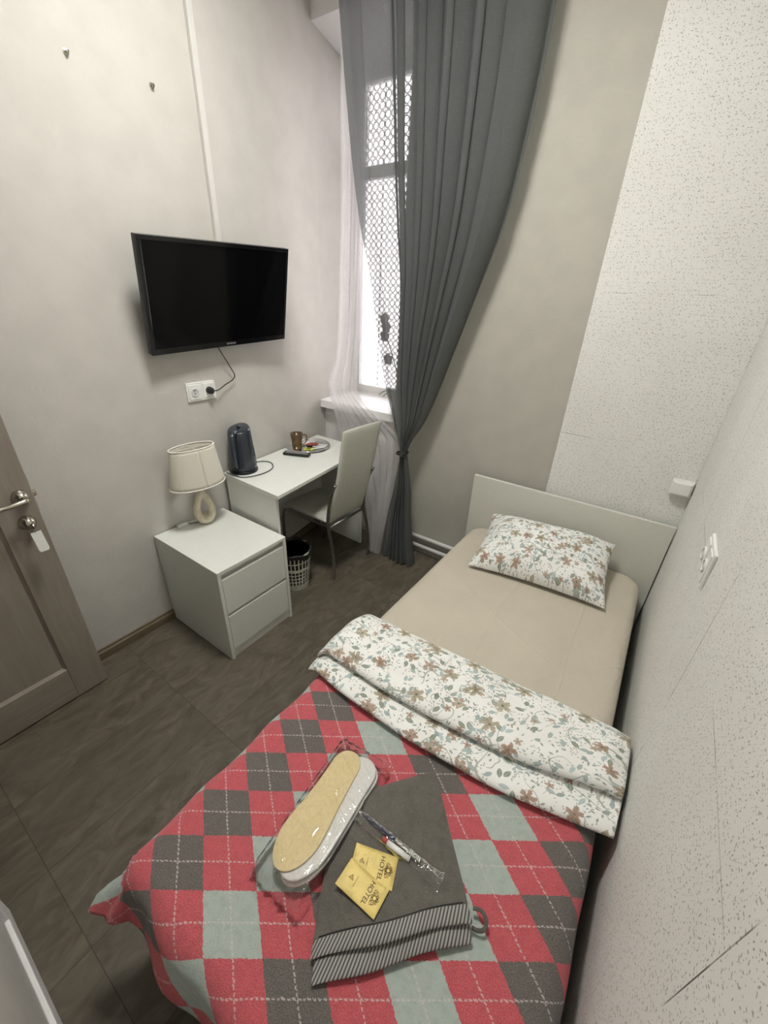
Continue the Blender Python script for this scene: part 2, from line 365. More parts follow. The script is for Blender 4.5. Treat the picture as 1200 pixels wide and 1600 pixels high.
# ---------------------------------------------------------------- mesh helpers
WL = {}
class MB:
    def __init__(s): s.v = []; s.f = []; s.uv = {}; s.mi = []
    def add(s, vs, fs, uvs=None, mi=0):
        o = len(s.v); s.v += [Vector(p) for p in vs]; s.f += [[i+o for i in f] for f in fs]; s.mi += [mi]*len(fs)
        if uvs:
            for i, u in enumerate(uvs): s.uv[o+i] = u
        return s
    def box(s, x0, x1, y0, y1, z0, z1):
        return s.add([(x0, y0, z0), (x1, y0, z0), (x1, y1, z0), (x0, y1, z0), (x0, y0, z1), (x1, y0, z1), (x1, y1, z1), (x0, y1, z1)],
                     [(0, 3, 2, 1), (4, 5, 6, 7), (0, 1, 5, 4), (1, 2, 6, 5), (2, 3, 7, 6), (3, 0, 4, 7)])
    def hexa(s, P):      # 8 points, bottom 4 (ccw) then top 4
        return s.add(P, [(0, 3, 2, 1), (4, 5, 6, 7), (0, 1, 5, 4), (1, 2, 6, 5), (2, 3, 7, 6), (3, 0, 4, 7)])
    def prism(s, poly, z0, z1):
        n = len(poly)
        return s.add([(x, y, z0) for x, y in poly] + [(x, y, z1) for x, y in poly],
                     [tuple(range(n))[::-1], tuple(range(n, 2*n))] + [(i, (i+1) % n, n+(i+1) % n, n+i) for i in range(n)])
    def tube(s, pts, r, n=8, closed=False, flat=None):
        pts = [Vector(p) for p in pts]; k = len(pts); rs = r if isinstance(r, (list, tuple)) else [r]*k
        vs = []; prev = None
        for i, p in enumerate(pts):
            a = pts[(i-1) % k] if (closed or i > 0) else p; b = pts[(i+1) % k] if (closed or i < k-1) else p
            t = (b-a).normalized()
            if prev is None:
                ref = Vector((0, 0, 1)) if abs(t.z) < .9 else Vector((1, 0, 0)); u = t.cross(ref).normalized()
            else:
                u = (prev - t*prev.dot(t)).normalized()
            prev = u; w_ = t.cross(u)
            for j in range(n):
                a_ = 2*pi*j/n; vs.append(p + (u*cos(a_) + w_*sin(a_)*(flat or 1))*rs[i])
        fs = []
        for i in range(k if closed else k-1):
            for j in range(n):
                a0 = i*n+j; a1 = i*n+(j+1) % n; b0 = ((i+1) % k)*n+j; b1 = ((i+1) % k)*n+(j+1) % n
                fs.append((a0, a1, b1, b0))
        if not closed: fs += [tuple(range(n))[::-1], tuple(range((k-1)*n, k*n))]
        return s.add(vs, fs)
    def lathe(s, prof, c=(0, 0, 0), n=32, sx=1, sy=1, axis='z', mat=None):
        """prof: (r, h) pairs from bottom to top"""
        vs = []; k = len(prof)
        for r, h in prof:
            for j in range(n):
                a = 2*pi*j/n; p = Vector((r*cos(a)*sx, r*sin(a)*sy, h))
                if axis == 'x': p = Vector((h, p.x, p.y))
                if axis == 'y': p = Vector((p.y, h, p.x))
                if mat: p = mat @ p
                vs.append(p + Vector(c))
        fs = [(i*n+j, i*n+(j+1) % n, (i+1)*n+(j+1) % n, (i+1)*n+j) for i in range(k-1) for j in range(n)]
        if prof[0][0] > 1e-6: fs.append(tuple(range(n))[::-1])
        if prof[-1][0] > 1e-6: fs.append(tuple(range((k-1)*n, k*n)))
        return s.add(vs, fs)
    def grid(s, fn, nu, nv, uvf=None, closed_u=False):
        vs = []; us = []
        for j in range(nv+1):
            for i in range(nu+1):
                vs.append(fn(i/nu, j/nv)); us.append(uvf(i/nu, j/nv) if uvf else (i/nu, j/nv))
        fs = [(j*(nu+1)+i, j*(nu+1)+i+1, (j+1)*(nu+1)+i+1, (j+1)*(nu+1)+i) for j in range(nv) for i in range(nu)]
        return s.add(vs, fs, us)
    def xf(s, mat):
        s.v = [mat @ p for p in s.v]; return s
    def build(s, name, mat, parent=None, smooth=False, bevel=0, solid=0, sub=0, seg=2, rooted=None, mats=None):
        if parent is None:
            xs = [p.x for p in s.v]; ys = [p.y for p in s.v]; zs = [p.z for p in s.v]
            loc = Vector(rooted) if rooted else Vector(((min(xs)+max(xs))/2, (min(ys)+max(ys))/2, min(zs)))
        else: loc = WL[parent.name]
        me = bpy.data.meshes.new(name); me.from_pydata([p-loc for p in s.v], [], s.f); me.update()
        if s.uv:
            l = me.uv_layers.new(name='uv')
            for lp in me.loops: l.data[lp.index].uv = s.uv.get(lp.vertex_index, (0, 0))
        for q in (mats or [mat]): me.materials.append(M[q])
        if mats:
            for i, p in enumerate(me.polygons): p.material_index = s.mi[i]
        if smooth:
            for p in me.polygons: p.use_smooth = True
        o = bpy.data.objects.new(name, me); COL.objects.link(o)
        if parent is None: o.location = loc
        else: o.parent = parent
        WL[o.name] = loc
        if solid: md = o.modifiers.new('solid', 'SOLIDIFY'); md.thickness = solid; md.offset = 0
        if bevel:
            md = o.modifiers.new('bevel', 'BEVEL'); md.width = bevel; md.segments = seg; md.limit_method = 'ANGLE'; md.angle_limit = R_(40)
            md.harden_normals = False
        if sub: md = o.modifiers.new('sub', 'SUBSURF'); md.levels = sub; md.render_levels = sub
        return o
def thing(name, loc, label, cat, group=None):
    o = bpy.data.objects.new(name, None); COL.objects.link(o); o.location = loc; WL[o.name] = Vector(loc)
    o.empty_display_size = .05
    return tag(o, label, cat, group)
def tag(o, label=None, cat=None, group=None, kind=None):
    if label: o['label'] = label
    if cat: o['category'] = cat
    if group: o['group'] = group
    if kind: o['kind'] = kind
    return o
def struct(o): o['kind'] = 'structure'; return o
def lerp(a, b, t): return a + (b-a)*t
def interp(x, tab):
    tab = sorted(tab)
    if x <= tab[0][0]: return tab[0][1]
    for (a, va), (b, vb) in zip(tab, tab[1:]):
        if x <= b:
            t = (x-a)/(b-a); return va + (vb-va)*t
    return tab[-1][1]
def sm_interp(x, tab):          # smooth (Catmull-Rom) interpolation
    tab = sorted(tab); n = len(tab)
    if x <= tab[0][0]: return tab[0][1]
    if x >= tab[-1][0]: return tab[-1][1]
    for i in range(n-1):
        a, va = tab[i]; b, vb = tab[i+1]
        if x <= b:
            t = (x-a)/(b-a)
            m0 = (vb - (tab[i-1][1] if i else va))/((b - (tab[i-1][0] if i else a)))*(b-a)
            m1 = ((tab[i+2][1] if i+2 < n else vb) - va)/(((tab[i+2][0] if i+2 < n else b)) - a)*(b-a)
            return (2*t**3-3*t*t+1)*va + (t**3-2*t*t+t)*m0 + (-2*t**3+3*t*t)*vb + (t**3-t*t)*m1
def spline(pts, n=8):
    pts = [Vector(p) for p in pts]; out = []
    for i in range(len(pts)-1):
        p0 = pts[max(i-1, 0)]; p1 = pts[i]; p2 = pts[i+1]; p3 = pts[min(i+2, len(pts)-1)]
        for k in range(n):
            t = k/n
            out.append(.5*((2*p1) + (p2-p0)*t + (2*p0-5*p1+4*p2-p3)*t*t + (3*p1-p0-3*p2+p3)*t**3))
    out.append(pts[-1]); return out
def text_mb(body, size, origin, dirx, diry, lift=0.0003, extr=.00015):
    cu = bpy.data.curves.new('text', 'FONT'); cu.body = body; cu.size = size; cu.extrude = extr; cu.align_x = 'CENTER'; cu.align_y = 'CENTER'
    t = bpy.data.objects.new('text_tmp', cu); COL.objects.link(t)
    dg = bpy.context.evaluated_depsgraph_get(); me = bpy.data.meshes.new_from_object(t.evaluated_get(dg))
    X = Vector(dirx).normalized(); Y = Vector(diry).normalized(); Z = X.cross(Y)
    mb = MB(); mb.add([Vector(origin) + X*v.co.x + Y*v.co.y + Z*(v.co.z+lift) for v in me.vertices], [tuple(p.vertices) for p in me.polygons])
    bpy.data.objects.remove(t); bpy.data.curves.remove(cu); bpy.data.meshes.remove(me)
    return mb

# ================================================================ SETTING
YB = 2.275; XR = 2.19; YF = -.20
struct(MB().box(-.4, 2.5, -1.6, 3.0, -.05, 0).build('floor', 'floor_tile', rooted=(0, 0, 0)))
struct(MB().box(-.4, 2.5, -1.6, 3.0, CEIL, CEIL+.08).build('ceiling', 'ceiling_paint'))
# left wall: straight up to the cable duct, then swinging outwards to the window
bend = lambda y: -.16*(y-1.2)**2/(2*.45)
xb = lambda y: -.16*(y-1.425) if y < 2.26 else -.136 - .09*(y-2.26)
struct(MB().prism([(0, -1.6), (0, 1.20)] + [(bend(y), y) for y in [1.2+.05*k for k in range(1, 10)]] + [(xb(2.26), 2.26), (xb(2.74), 2.74), (-.5, 2.74), (-.5, -1.6)][::1], 0, CEIL).build('wall_left', 'wall_paint'))
struct(MB().box(.49, 2.5, YB, 2.76, 0, CEIL).build('wall_back', 'wall_back_paint'))
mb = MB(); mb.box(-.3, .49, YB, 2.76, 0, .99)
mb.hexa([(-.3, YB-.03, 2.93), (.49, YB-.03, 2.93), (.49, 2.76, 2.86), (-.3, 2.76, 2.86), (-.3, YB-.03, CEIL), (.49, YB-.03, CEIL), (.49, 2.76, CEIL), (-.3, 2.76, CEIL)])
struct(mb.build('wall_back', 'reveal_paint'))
struct(MB().box(1.55, XR, YB-.018, YB, 0, CEIL).build('wall_back', 'acoustic_board_back', rooted=(0, 0, 0), bevel=.002))
struct(MB().box(XR, XR+.12, -1.6, 3.0, 0, CEIL).build('wall_right', 'acoustic_board_right', rooted=(0, 0, 0)))
mb = MB(); mb.box(.80, XR, YF-.12, YF, 0, CEIL); mb.box(0, .80, YF-.12, YF, 2.08, CEIL)
struct(mb.build('wall_front', 'wall_paint'))
struct(MB().box(-.4, 2.5, -1.7, -1.6, 0, CEIL).build('wall_corridor_blocker', 'wall_paint'))  # unseen wall added behind the doorway to keep sky light out
mb = MB(); mb.box(.79, .86, YF-.13, YF+.012, 0, 2.13); mb.box(.02, .09, YF-.13, YF+.012, 0, 2.13); mb.box(.02, .86, YF-.13, YF+.012, 2.06, 2.13)
struct(mb.build('trim_1', 'window_white', bevel=.004))
mb = MB(); mb.box(.86, XR, YF, YF+.012, 0, .07)
struct(mb.build('baseboard_front', 'window_white', bevel=.003))
# baseboards
def baseboard(name, a, b, mat, h=.058, t=.016):
    a = Vector(a); b = Vector(b); d = (b-a).normalized(); n = Vector((d.y, -d.x, 0))
    prof = [(0, 0), (t, 0), (t, h*.72), (t*.55, h*.86), (t*.5, h), (0, h)]; k = len(prof)
    mb = MB(); mb.add([a + n*p + Vector((0, 0, q)) for p, q in prof] + [b + n*p + Vector((0, 0, q)) for p, q in prof],
                      [tuple(range(k))[::-1], tuple(range(k, 2*k))] + [(i, (i+1) % k, k+(i+1) % k, k+i) for i in range(k)])
    return struct(mb.build(name, mat))
baseboard('baseboard_left', (0, YF, 0), (0, 1.41, 0), 'baseboard_wood')
baseboard('baseboard_left', (0, 1.41, 0), (xb(2.26), 2.26, 0), 'baseboard_wood')
baseboard('baseboard_back', (xb(2.26), YB, 0), (XR, YB, 0), 'wall_back_paint', .05, .012)

# window in its niche
wy = 2.70; wx0, wx1 = -.172, .49; wz0, wz1 = .99, 2.87
mb = MB(); fw = .045
mb.box(wx0, wx0+fw, wy-.03, wy+.03, wz0, wz1); mb.box(wx1-fw, wx1, wy-.03, wy+.03, wz0, wz1)
mb.box(wx0+fw, wx1-fw, wy-.03, wy+.03, wz0, wz0+.062); mb.box(wx0+fw, wx1-fw, wy-.03, wy+.03, wz1-.05, wz1)
mb.box(wx0+fw, wx1-fw, wy-.03, wy+.03, 2.36, 2.425)
win = struct(mb.build('window_1', 'window_white', bevel=.004))
for z0, z1 in ((wz0+.062, 2.36), (2.425, wz1-.05)):
    MB().box(wx0+fw, wx1-fw, wy-.004, wy+.004, z0, z1).build('window_pane', 'window_glass', win)
mb = MB(); mb.hexa([(xb(2.2)-.0, 2.205, .945), (.53, 2.205, .945), (.53, 2.276, .945), (xb(2.26)-.0, 2.276, .945)] +
        [(xb(2.2), 2.205, .999), (.53, 2.205, .999), (.53, 2.276, .999), (xb(2.26), 2.276, .999)])
mb.hexa([(xb(2.26), 2.27, .985), (.49, 2.27, .985), (.49, 2.67, .985), (xb(2.67), 2.67, .985), (xb(2.26), 2.27, .999), (.49, 2.27, .999), (.49, 2.67, .999), (xb(2.67), 2.67, .999)])
mb.build('window_sill', 'window_white', win, bevel=.003)
# decorative wire grille outside the glass
mb = MB(); p = .046; gy = 2.79
nx = 16; nzz = 41
for i in range(nx):
    for j in range(nzz):
        cx = -.19 + i*p; cz = 1.0 + j*p; r = .0205
        pts = [(cx + r*cos(pi/8 + k*pi/4), gy, cz + r*sin(pi/8 + k*pi/4)) for k in range(8)]
        mb.tube(pts, .0030, 4, closed=True)
for i in range(nx+1): mb.box(-.19+(i-.5)*p-.001, -.19+(i-.5)*p+.001, gy-.001, gy+.001, .98, 2.88) if i % 4 == 0 else None
tag(mb.build('window_grille', 'wire'), 'wire security grille of linked octagon rings outside the window glass', 'grille')

# ================================================================ FIXED THINGS
# cable duct
mb = MB(); mb.box(-.004, .014, 1.398, 1.424, 1.74, CEIL); mb.box(.014, .016, 1.400, 1.422, 1.74, CEIL)
tag(mb.build('cable_duct', 'duct_plastic', bevel=.002), 'narrow white vertical cable duct on the left wall rising above the television', 'cable duct')
# wall plugs
for (y, z, lab) in ((.924, 2.342, 'small wall plug high on the left wall, the one farther from the window'), (1.208, 2.347, 'small wall plug high on the left wall, the one nearer the cable duct')):
    mb = MB(); mb.lathe([(.0, 0), (.009, 0), (.009, .002), (.004, .003), (.004, .009), (.0055, .010), (.0055, .013), (.0, .014)], (0, y, z), 12, axis='x')
    tag(mb.build('wall_plug', 'nickel', smooth=False, rooted=(0, y, z)), lab, 'wall plug', 'wall plugs above the television')
# pipes
for z, lab in ((.142, 'upper of two white heating pipes along the foot of the back wall'), (.066, 'lower of two white heating pipes along the foot of the back wall')):
    mb = MB(); mb.tube([(.50, YB-.030, z), (2.17, YB-.030, z)], .0135, 16)
    for x in (.62, 1.35, 2.05): mb.box(x-.008, x+.008, YB-.03, YB, z-.005, z+.005)
    tag(mb.build('heating_pipe', 'white_paint', smooth=True), lab, 'pipe', 'heating pipes on the back wall')
# junction box
t = thing('junction_box', (2.14, YB-.018, .90), 'small white junction box on the speckled back boards above the headboard', 'junction box')
MB().box(2.098, 2.185, YB-.05, YB-.018, .895, .968).build('box_body', 'white_plastic', t, bevel=.003)
mb = MB(); mb.hexa([(2.098, YB-.05, .895), (2.185, YB-.05, .895), (2.185, YB-.049, .968), (2.098, YB-.049, .968), (2.108, YB-.062, .905), (2.175, YB-.062, .905), (2.175, YB-.061, .958), (2.108, YB-.061, .958)])
mb.build('box_lid', 'white_plastic', t, bevel=.002)

def socket_plate(name, O, U, V, N, W_, H_, label, plug_slot=None):
    """O centre on wall, U along width, V up, N out"""
    t = thing(name, O, label, 'socket')
    O, U, V, N = map(Vector, (O, U, V, N)); mt = Matrix((U, V, N)).transposed().to_4x4(); mt.translation = O
    MB().box(-W_/2, W_/2, -H_/2, H_/2, 0, .009).xf(mt).build('frame_plate', 'white_plastic', t, bevel=.003)
    for s in (-1, 1):
        cx = s*W_/4
        k = MB().box(cx-W_/4+.009, cx+W_/4-.009, -H_/2+.010, H_/2-.010, .008, .0125).xf(mt).build('socket_insert', 'white_plastic', t, bevel=.002)
        if plug_slot == s: continue
        MB().lathe([(.0195, 0), (.0195, .004), (.0165, .0042), (.0165, -.0), ], (cx, 0, .0125), 28).xf(mt).build('rim', 'white_plastic', t, smooth=False)
        MB().lathe([(.0, 0), (.0164, 0), (.0164, .0008), (0, .0008)], (cx, 0, .0127), 28).xf(mt).build('socket_well', 'logo_grey', t)
        mb = MB()
        for q in (-.0075, .0075): mb.lathe([(0, 0), (.0026, 0), (.0026, .0006), (0, .0006)], (cx, q, .0136), 12)
        mb.xf(mt).build('pin_hole', 'dark_gap', t)
    return t, mt
st, smt = socket_plate('wall_socket', (0, 1.197, 1.216), (0, 1, 0), (0, 0, 1), (1, 0, 0), .160, .092, 'white double wall socket below the television with a black plug in it', 1)
socket_plate('wall_socket', (XR, 1.305, 1.048), (0, -1, 0), (0, 0, 1), (-1, 0, 0), .150, .108, 'white double wall socket on the speckled right wall beside the bed')

# television
tvC = Vector((.095, 1.349, 1.642)); tvR = Matrix(((.978, -.044, .204), (.052, .998, -.032), (-.202, .042, .979)))
tm = tvR.to_4x4(); tm.translation = tvC
TW, TH = .80, .445
tv = thing('television', (0, 1.349, 1.50), 'black flat television tilted down on the left wall', 'television')
mb = MB(); mb.box(-.028, -.002, -TW/2, TW/2, -TH/2, TH/2); mb.xf(tm).build('casing', 'black_plastic', tv, bevel=.004)
mb = MB(); b1 = .016; b2 = .026
mb.box(-.002, .005, -TW/2, TW/2, TH/2-b1, TH/2); mb.box(-.002, .005, -TW/2, TW/2, -TH/2, -TH/2+b2)
mb.box(-.002, .005, -TW/2, -TW/2+b1, -TH/2+b2, TH/2-b1); mb.box(-.002, .005, TW/2-b1, TW/2, -TH/2+b2, TH/2-b1)
mb.xf(tm).build('bezel', 'black_gloss', tv, bevel=.0015)
MB().box(-.002, .0015, -TW/2+b1, TW/2-b1, -TH/2+b2, TH/2-b1).xf(tm).build('screen', 'screen_black', tv)
X = tvR @ Vector((0, 1, 0)); Y = tvR @ Vector((0, 0, 1))
text_mb('SAMSUNG', .0125, tm @ Vector((.005, .02, -TH/2+.013)), X, Y).build('logo', 'logo_grey', tv)
mb = MB(); mb.box(-.052, -.028, -.17, .17, -.14, .08); mb.xf(tm).build('rear_housing', 'black_plastic', tv, bevel=.008)
mb = MB(); mb.box(.0, .012, 1.30, 1.40, 1.56, 1.72); mb.tube([(.012, 1.35, 1.66), tuple(tm @ Vector((-.05, 0, .0)))], .018, 10)
mb.build('wall_bracket', 'black_plastic', tv)
# plug and cord
pc = smt @ Vector((.040, 0, .0125))
mb = MB(); mb.lathe([(.0, 0), (.0185, 0), (.0185, .012), (.015, .026), (.009, .030), (0, .030)], (pc.x, pc.y, pc.z), 20, axis='x')
plug = mb.build('plug', 'black_plastic', tv)
q0 = Vector((pc.x+.018, pc.y+.012, pc.z-.002))
pts = spline([q0, q0+Vector((.0, .03, .0)), (.02, 1.33, 1.232), (.015, 1.385, 1.252), (.014, 1.40, 1.275), (.018, 1.378, 1.315), (.03, 1.34, 1.37), (.035, 1.315, 1.41), (.03, 1.30, 1.46), (.035, 1.32, 1.56)], 8)
mb = MB(); mb.tube(pts, .0028, 8); mb.build('power_cord', 'black_plastic', tv, smooth=True)

# ceiling light (above the frame)
t = thing('ceiling_light', (LAMP_POS[0], LAMP_POS[1], CEIL), 'round white ceiling light above the middle of the room', 'lamp')
MB().lathe([(.0, -.034), (.16, -.034), (.235, -.032), (.24, -.02)], (LAMP_POS[0], LAMP_POS[1], CEIL), 40).build('diffuser', 'lamp_diffuser', t, smooth=True)
MB().lathe([(.242, -.02), (.242, -.085), (.25, -.088), (.256, -.085), (.256, 0)], (LAMP_POS[0], LAMP_POS[1], CEIL), 40).build('rim', 'white_plastic', t)

# door
DX0, DX1 = .115, .155; DY1 = .373; DY0 = YF-.04; DH = 2.04; st_w = .122
door = struct(MB().box(DX0+.012, DX1-.012, DY0, DY1-.05, .004, DH).build('door_1', 'door_wood', rooted=(DX0, DY0, 0)))
MB().box(DX0, DX1, DY1-st_w, DY1, .006, DH).build('stile', 'door_wood', door, bevel=.0025)
MB().box(DX0, DX1, DY0, DY0+st_w, .006, DH).build('stile', 'door_wood', door, bevel=.0025)
for z0, z1 in ((.006, .175), (1.02, 1.14), (DH-.14, DH)):
    if z0 == 1.02: continue
    MB().box(DX0, DX1-.001, DY0+st_w, DY1-st_w, z0, z1).build('rail', 'door_wood_rail', door, bevel=.0025)
mb = MB(); a0, a1, c0, c1 = DY0+st_w, DY1-st_w, .175, DH-.14; xs0, xs1 = DX1-.003, DX1-.0125; g = .012
mb.add([(xs0, a0, c0), (xs0, a1, c0), (xs0, a1, c1), (xs0, a0, c1), (xs1, a0+g, c0+g), (xs1, a1-g, c0+g), (xs1, a1-g, c1-g), (xs1, a0+g, c1-g)],
       [(0, 1, 5, 4), (1, 2, 6, 5), (2, 3, 7, 6), (3, 0, 4, 7)]); mb.build('panel_moulding', 'door_wood', door)
def rose(y, z, name):
    return MB().lathe([(.0, 0), (.027, 0), (.027, .006), (.0255, .010), (.021, .016), (.017, .024), (.010, .030), (0, .032)], (DX1, y, z), 32, axis='x').build(name, 'nickel', door, smooth=True)
h = rose(.335, .985, 'door_handle')
mb = MB(); mb.tube(spline([(DX1+.02, .335, .985), (DX1+.048, .338, .984), (DX1+.056, .322, .983), (DX1+.057, .28, .980), (DX1+.055, .20, .978)], 6), [.010]*6+[.010]*6+[.0095]*6+[.0085]*6+[.008], 12)
mb.build('lever', 'nickel', h, smooth=True)
lk = rose(.325, .885, 'lock_rose')
MB().box(DX0+.010, DX1-.010, DY1, DY1+.013, .970, .990).build('latch_bolt', 'nickel', door, bevel=.003)
MB().box(DX0+.006, DX1-.006, DY1, DY1+.0015, .90, 1.06).build('latch_plate', 'nickel', door)
# key with tag
kt = thing('room_key', (DX1+.034, .325, .86), 'door key in the lock with a blank white tag hanging from it', 'key')
mb = MB(); kx = DX1+.034
mb.tube([(DX1+.026, .327, .885), (kx+.012, .327, .885)], .003, 8); mb.add([], [])
mb.lathe([(0, -.0012), (.011, -.0012), (.011, .0012), (0, .0012)], (kx+.018, .327, .885), 20, axis='y'); mb.build('key_bow', 'nickel', kt)
mb = MB(); mb.tube([(kx+.02+.007*cos(a), .327+.003*sin(a), .870+.009*sin(a)) for a in [2*pi*k/14 for k in range(14)]], .0009, 6, closed=True); mb.build('key_ring', 'nickel', kt)
mb = MB(); gz = lambda a, z: (kx+.018+.10*(.862-z), a, z)
P = [(.311, .862), (.343, .862), (.346, .790), (.342, .782), (.318, .782), (.314, .790)]
mb.add([gz(a, z) for a, z in P] + [Vector(gz(a, z))+Vector((.0022, 0, 0)) for a, z in P], [tuple(range(6))[::-1], tuple(range(6, 12))] + [(i, (i+1) % 6, 6+(i+1) % 6, 6+i) for i in range(6)])
mb.build('key_tag', 'white_plastic', kt)

# ================================================================ CURTAINS
SEG = 260
def curtain(name, mat, Ltab, Rtab, Ytab, Atab, zt, zbot, npl, warp, seedv, nz_=110, back=.0, fold=.35, bottom=None, irr=.9):
    def fn(u, v):
        z = lerp(zt, zbot, v); uu = u**warp
        A = sm_interp(z, Atab); L = sm_interp(z, Ltab); Rr = sm_interp(z, Rtab); y0 = sm_interp(z, Ytab)
        ph = 2*pi*npl*(u**warp) + irr*sin(9.5*u + seedv) + irr*.5*sin(19*u+seedv*3) + .25*sin(1.1*z + 5*u + seedv)
        wd = Rr - L; amp = A*(.30 + .70*min(1, u*2.2))*(.78 + .22*sin(5.3*u*pi + seedv*2))
        x = L + wd*u + fold*wd/npl*.5*sin(2*ph + .5)*min(1, u*4)*min(1, (1-u)*8)
        y = y0 + amp*sin(ph) + .006*noise.noise(Vector((u*6+seedv, z*2.2, 0)))
        zz = z + (bottom(u)*max(0, (v-.9)/.1) if bottom else 0)
        return (x, y, zz)
    wtab = Rtab[0][1]-Ltab[0][1]
    mb = MB(); mb.grid(fn, SEG, nz_, lambda u, v: (u*2.2, lerp(zt, zbot, v)))
    return mb
ZT = CEIL-.05
TZ = .815
# grey voile: hangs from the rail, drawn into a tie, falls to the floor
gl_ = [(3.2, .145), (2.88, .168), (2.35, .238), (2.02, .305), (1.78, .378), (1.50, .440), (1.2, .512), (1.0, .575), (.87, .632), (TZ, .655), (.74, .655), (.55, .632), (.36, .600), (.15, .575), (.02, .565)]
gr_ = [(3.2, 1.20), (2.65, 1.196), (2.4, 1.182), (2.03, 1.132), (1.70, 1.034), (1.45, .955), (1.26, .898), (1.0, .790), (.88, .722), (TZ, .700), (.74, .712), (.55, .75), (.38, .768), (.2, .80), (.02, .842)]
gy_ = [(3.2, 2.132), (1.2, 2.13), (TZ, 2.10), (.5, 2.085), (.02, 2.055)]
ga_ = [(3.2, .050), (2.0, .050), (1.2, .042), (.95, .026), (TZ, .022), (.7, .026), (.4, .036), (.02, .045)]
mb = curtain('curtain', 'grey_voile', [(a, b-.018*(a>1)) for a, b in gl_], [(a, b-.018*(a>1)) for a, b in gr_], gy_, ga_, ZT, .012, 6.6, 1.18, 1.7, fold=.42, irr=1.1, bottom=lambda u: .03*noise.noise(Vector((u*5, 2, 1))))
cu = thing('curtain', (.68, 2.09, 0), 'grey sheer curtain gathered by a dark tie beside the window', 'curtain')
mb.build('curtain_panel', 'grey_voile', cu, smooth=True)
mb = MB(); mb.tube([(gl_x, yy, zz) for gl_x, yy, zz in [(.677+.034*cos(a), 2.095+.034*sin(a), TZ-.012+.006*cos(a)) for a in [2*pi*k/24 for k in range(24)]]], .0085, 8, closed=True)
mb.build('tieback', 'black_plastic', cu, smooth=True)
mb = MB(); mb.lathe([(0, -.014), (.010, -.011), (.014, 0), (.010, .011), (0, .014)], (.695, 2.058, TZ-.022), 16); mb.build('tieback_knob', 'black_plastic', cu, smooth=True)
# edge hem of the grey voile (right side, doubled cloth)
# white sheer
wl_ = [(3.2, .10), (2.6, .085), (1.9, .07), (1.45, .045), (1.3, .027), (1.17, -.02), (1.08, .0), (.96, .046), (.746, .125), (.5, .30), (.3, .42), (.02, .475)]
wr_ = [(3.2, .30), (1.5, .235), (1.12, .235), (.98, .42), (.9, .56), (TZ, .635), (.5, .60), (.02, .57)]
wyy = [(3.2, 2.222), (1.25, 2.215), (1.08, 2.172), (.95, 2.165), (.7, 2.155), (.4, 2.11), (.02, 2.035)]
wa_ = [(3.2, .018), (1.5, .018), (1.0, .014), (.75, .014), (.4, .022), (.02, .026)]
mb = curtain('sheer', 'white_voile', wl_, wr_, wyy, wa_, ZT, .015, 7, 1.0, 4.2, fold=.25)
tag(mb.build('sheer_curtain', 'white_voile', smooth=True), 'thin white sheer curtain hanging over the window sill behind the desk', 'curtain')
mb = MB(); mb.box(.05, 1.30, 2.07, 2.19, CEIL-.05, CEIL-.02)
tag(mb.build('curtain_rail', 'white_plastic', bevel=.004), 'white curtain rail under the ceiling in front of the window', 'rail')

# orchid on the sill
t = thing('potted_orchid', (.40, 2.45, .999), 'small potted orchid on the window sill half hidden by the grey curtain', 'plant')
MB().lathe([(0, 0), (.035, 0), (.048, .085), (.052, .085), (.052, .095), (.045, .095), (.042, .08), (0, .078)], (.40, 2.45, .999), 24).build('pot', 'white_plastic', t)
mb = MB(); stem = spline([(.40, 2.45, 1.07), (.375, 2.46, 1.2), (.31, 2.47, 1.35), (.245, 2.48, 1.47), (.235, 2.49, 1.54)], 6)
mb.tube(stem, .0035, 8); mb.build('stem', 'leaf_green', t, smooth=True)
mb = MB()
for a, ln in ((3.3, .16), (3.9, .13), (.3, .15), (5.2, .14), (2.4, .12)):
    d = Vector((cos(a), sin(a)*.6, 0)); s_ = Vector((-d.y, d.x, 0)).normalized(); vs = []
    for k in range(7):
        q = k/6; wdt = .022*sin(pi*min(1, q*.92+.08)); c = Vector((.40, 2.45, 1.075)) + d*ln*q + Vector((0, 0, .11*q - .13*q*q))
        vs += [c - s_*wdt, c + Vector((0, 0, -.004)), c + s_*wdt]
    mb.add(vs, [(k*3+i, k*3+i+1, k*3+i+4, k*3+i+3) for k in range(6) for i in range(2)])
mb.build('leaves', 'leaf_green', t, smooth=True, solid=.002)
for c in ((.232, 2.49, 1.55), (.258, 2.475, 1.50), (.245, 2.48, 1.445), (.29, 2.465, 1.30)):
    mb = MB()
    for k in range(5):
        a = 2*pi*k/5+.3; d = Vector((cos(a), -.25, sin(a)))*.024
        mb.lathe([(0, -.006), (.019, -.002), (.020, .002), (0, .006)], Vector(c)+d*.8, 12, axis='y')
    mb.build('flower', 'petal', t, smooth=True)

# ================================================================ FURNITURE
# nightstand
nx0, nx1, ny0, ny1, nh = .006, .532, .797, 1.209, .543
ns = thing('nightstand', ((nx0+nx1)/2, (ny0+ny1)/2, 0), 'white two-drawer bedside chest with a table lamp on it', 'nightstand')
MB().box(nx0, nx1, ny0, ny1, nh-.018, nh).build('top', 'white_laminate', ns, bevel=.0015)
for y0, y1 in ((ny0, ny0+.018), (ny1-.018, ny1)):
    MB().box(nx0+.018, nx1-.001, y0, y1, 0, nh-.018).build('side_panel', 'white_laminate', ns, bevel=.001)
MB().box(nx0, nx0+.018, ny0, ny1, 0, nh-.018).build('back_panel', 'white_laminate', ns)
MB().box(nx0+.02, nx1-.03, ny0+.018, ny1-.018, .05, nh-.02).build('inner_case', 'white_laminate', ns)
MB().box(nx0+.3, nx1-.012, ny0+.018, ny1-.018, .0, .055).build('plinth', 'white_laminate', ns)
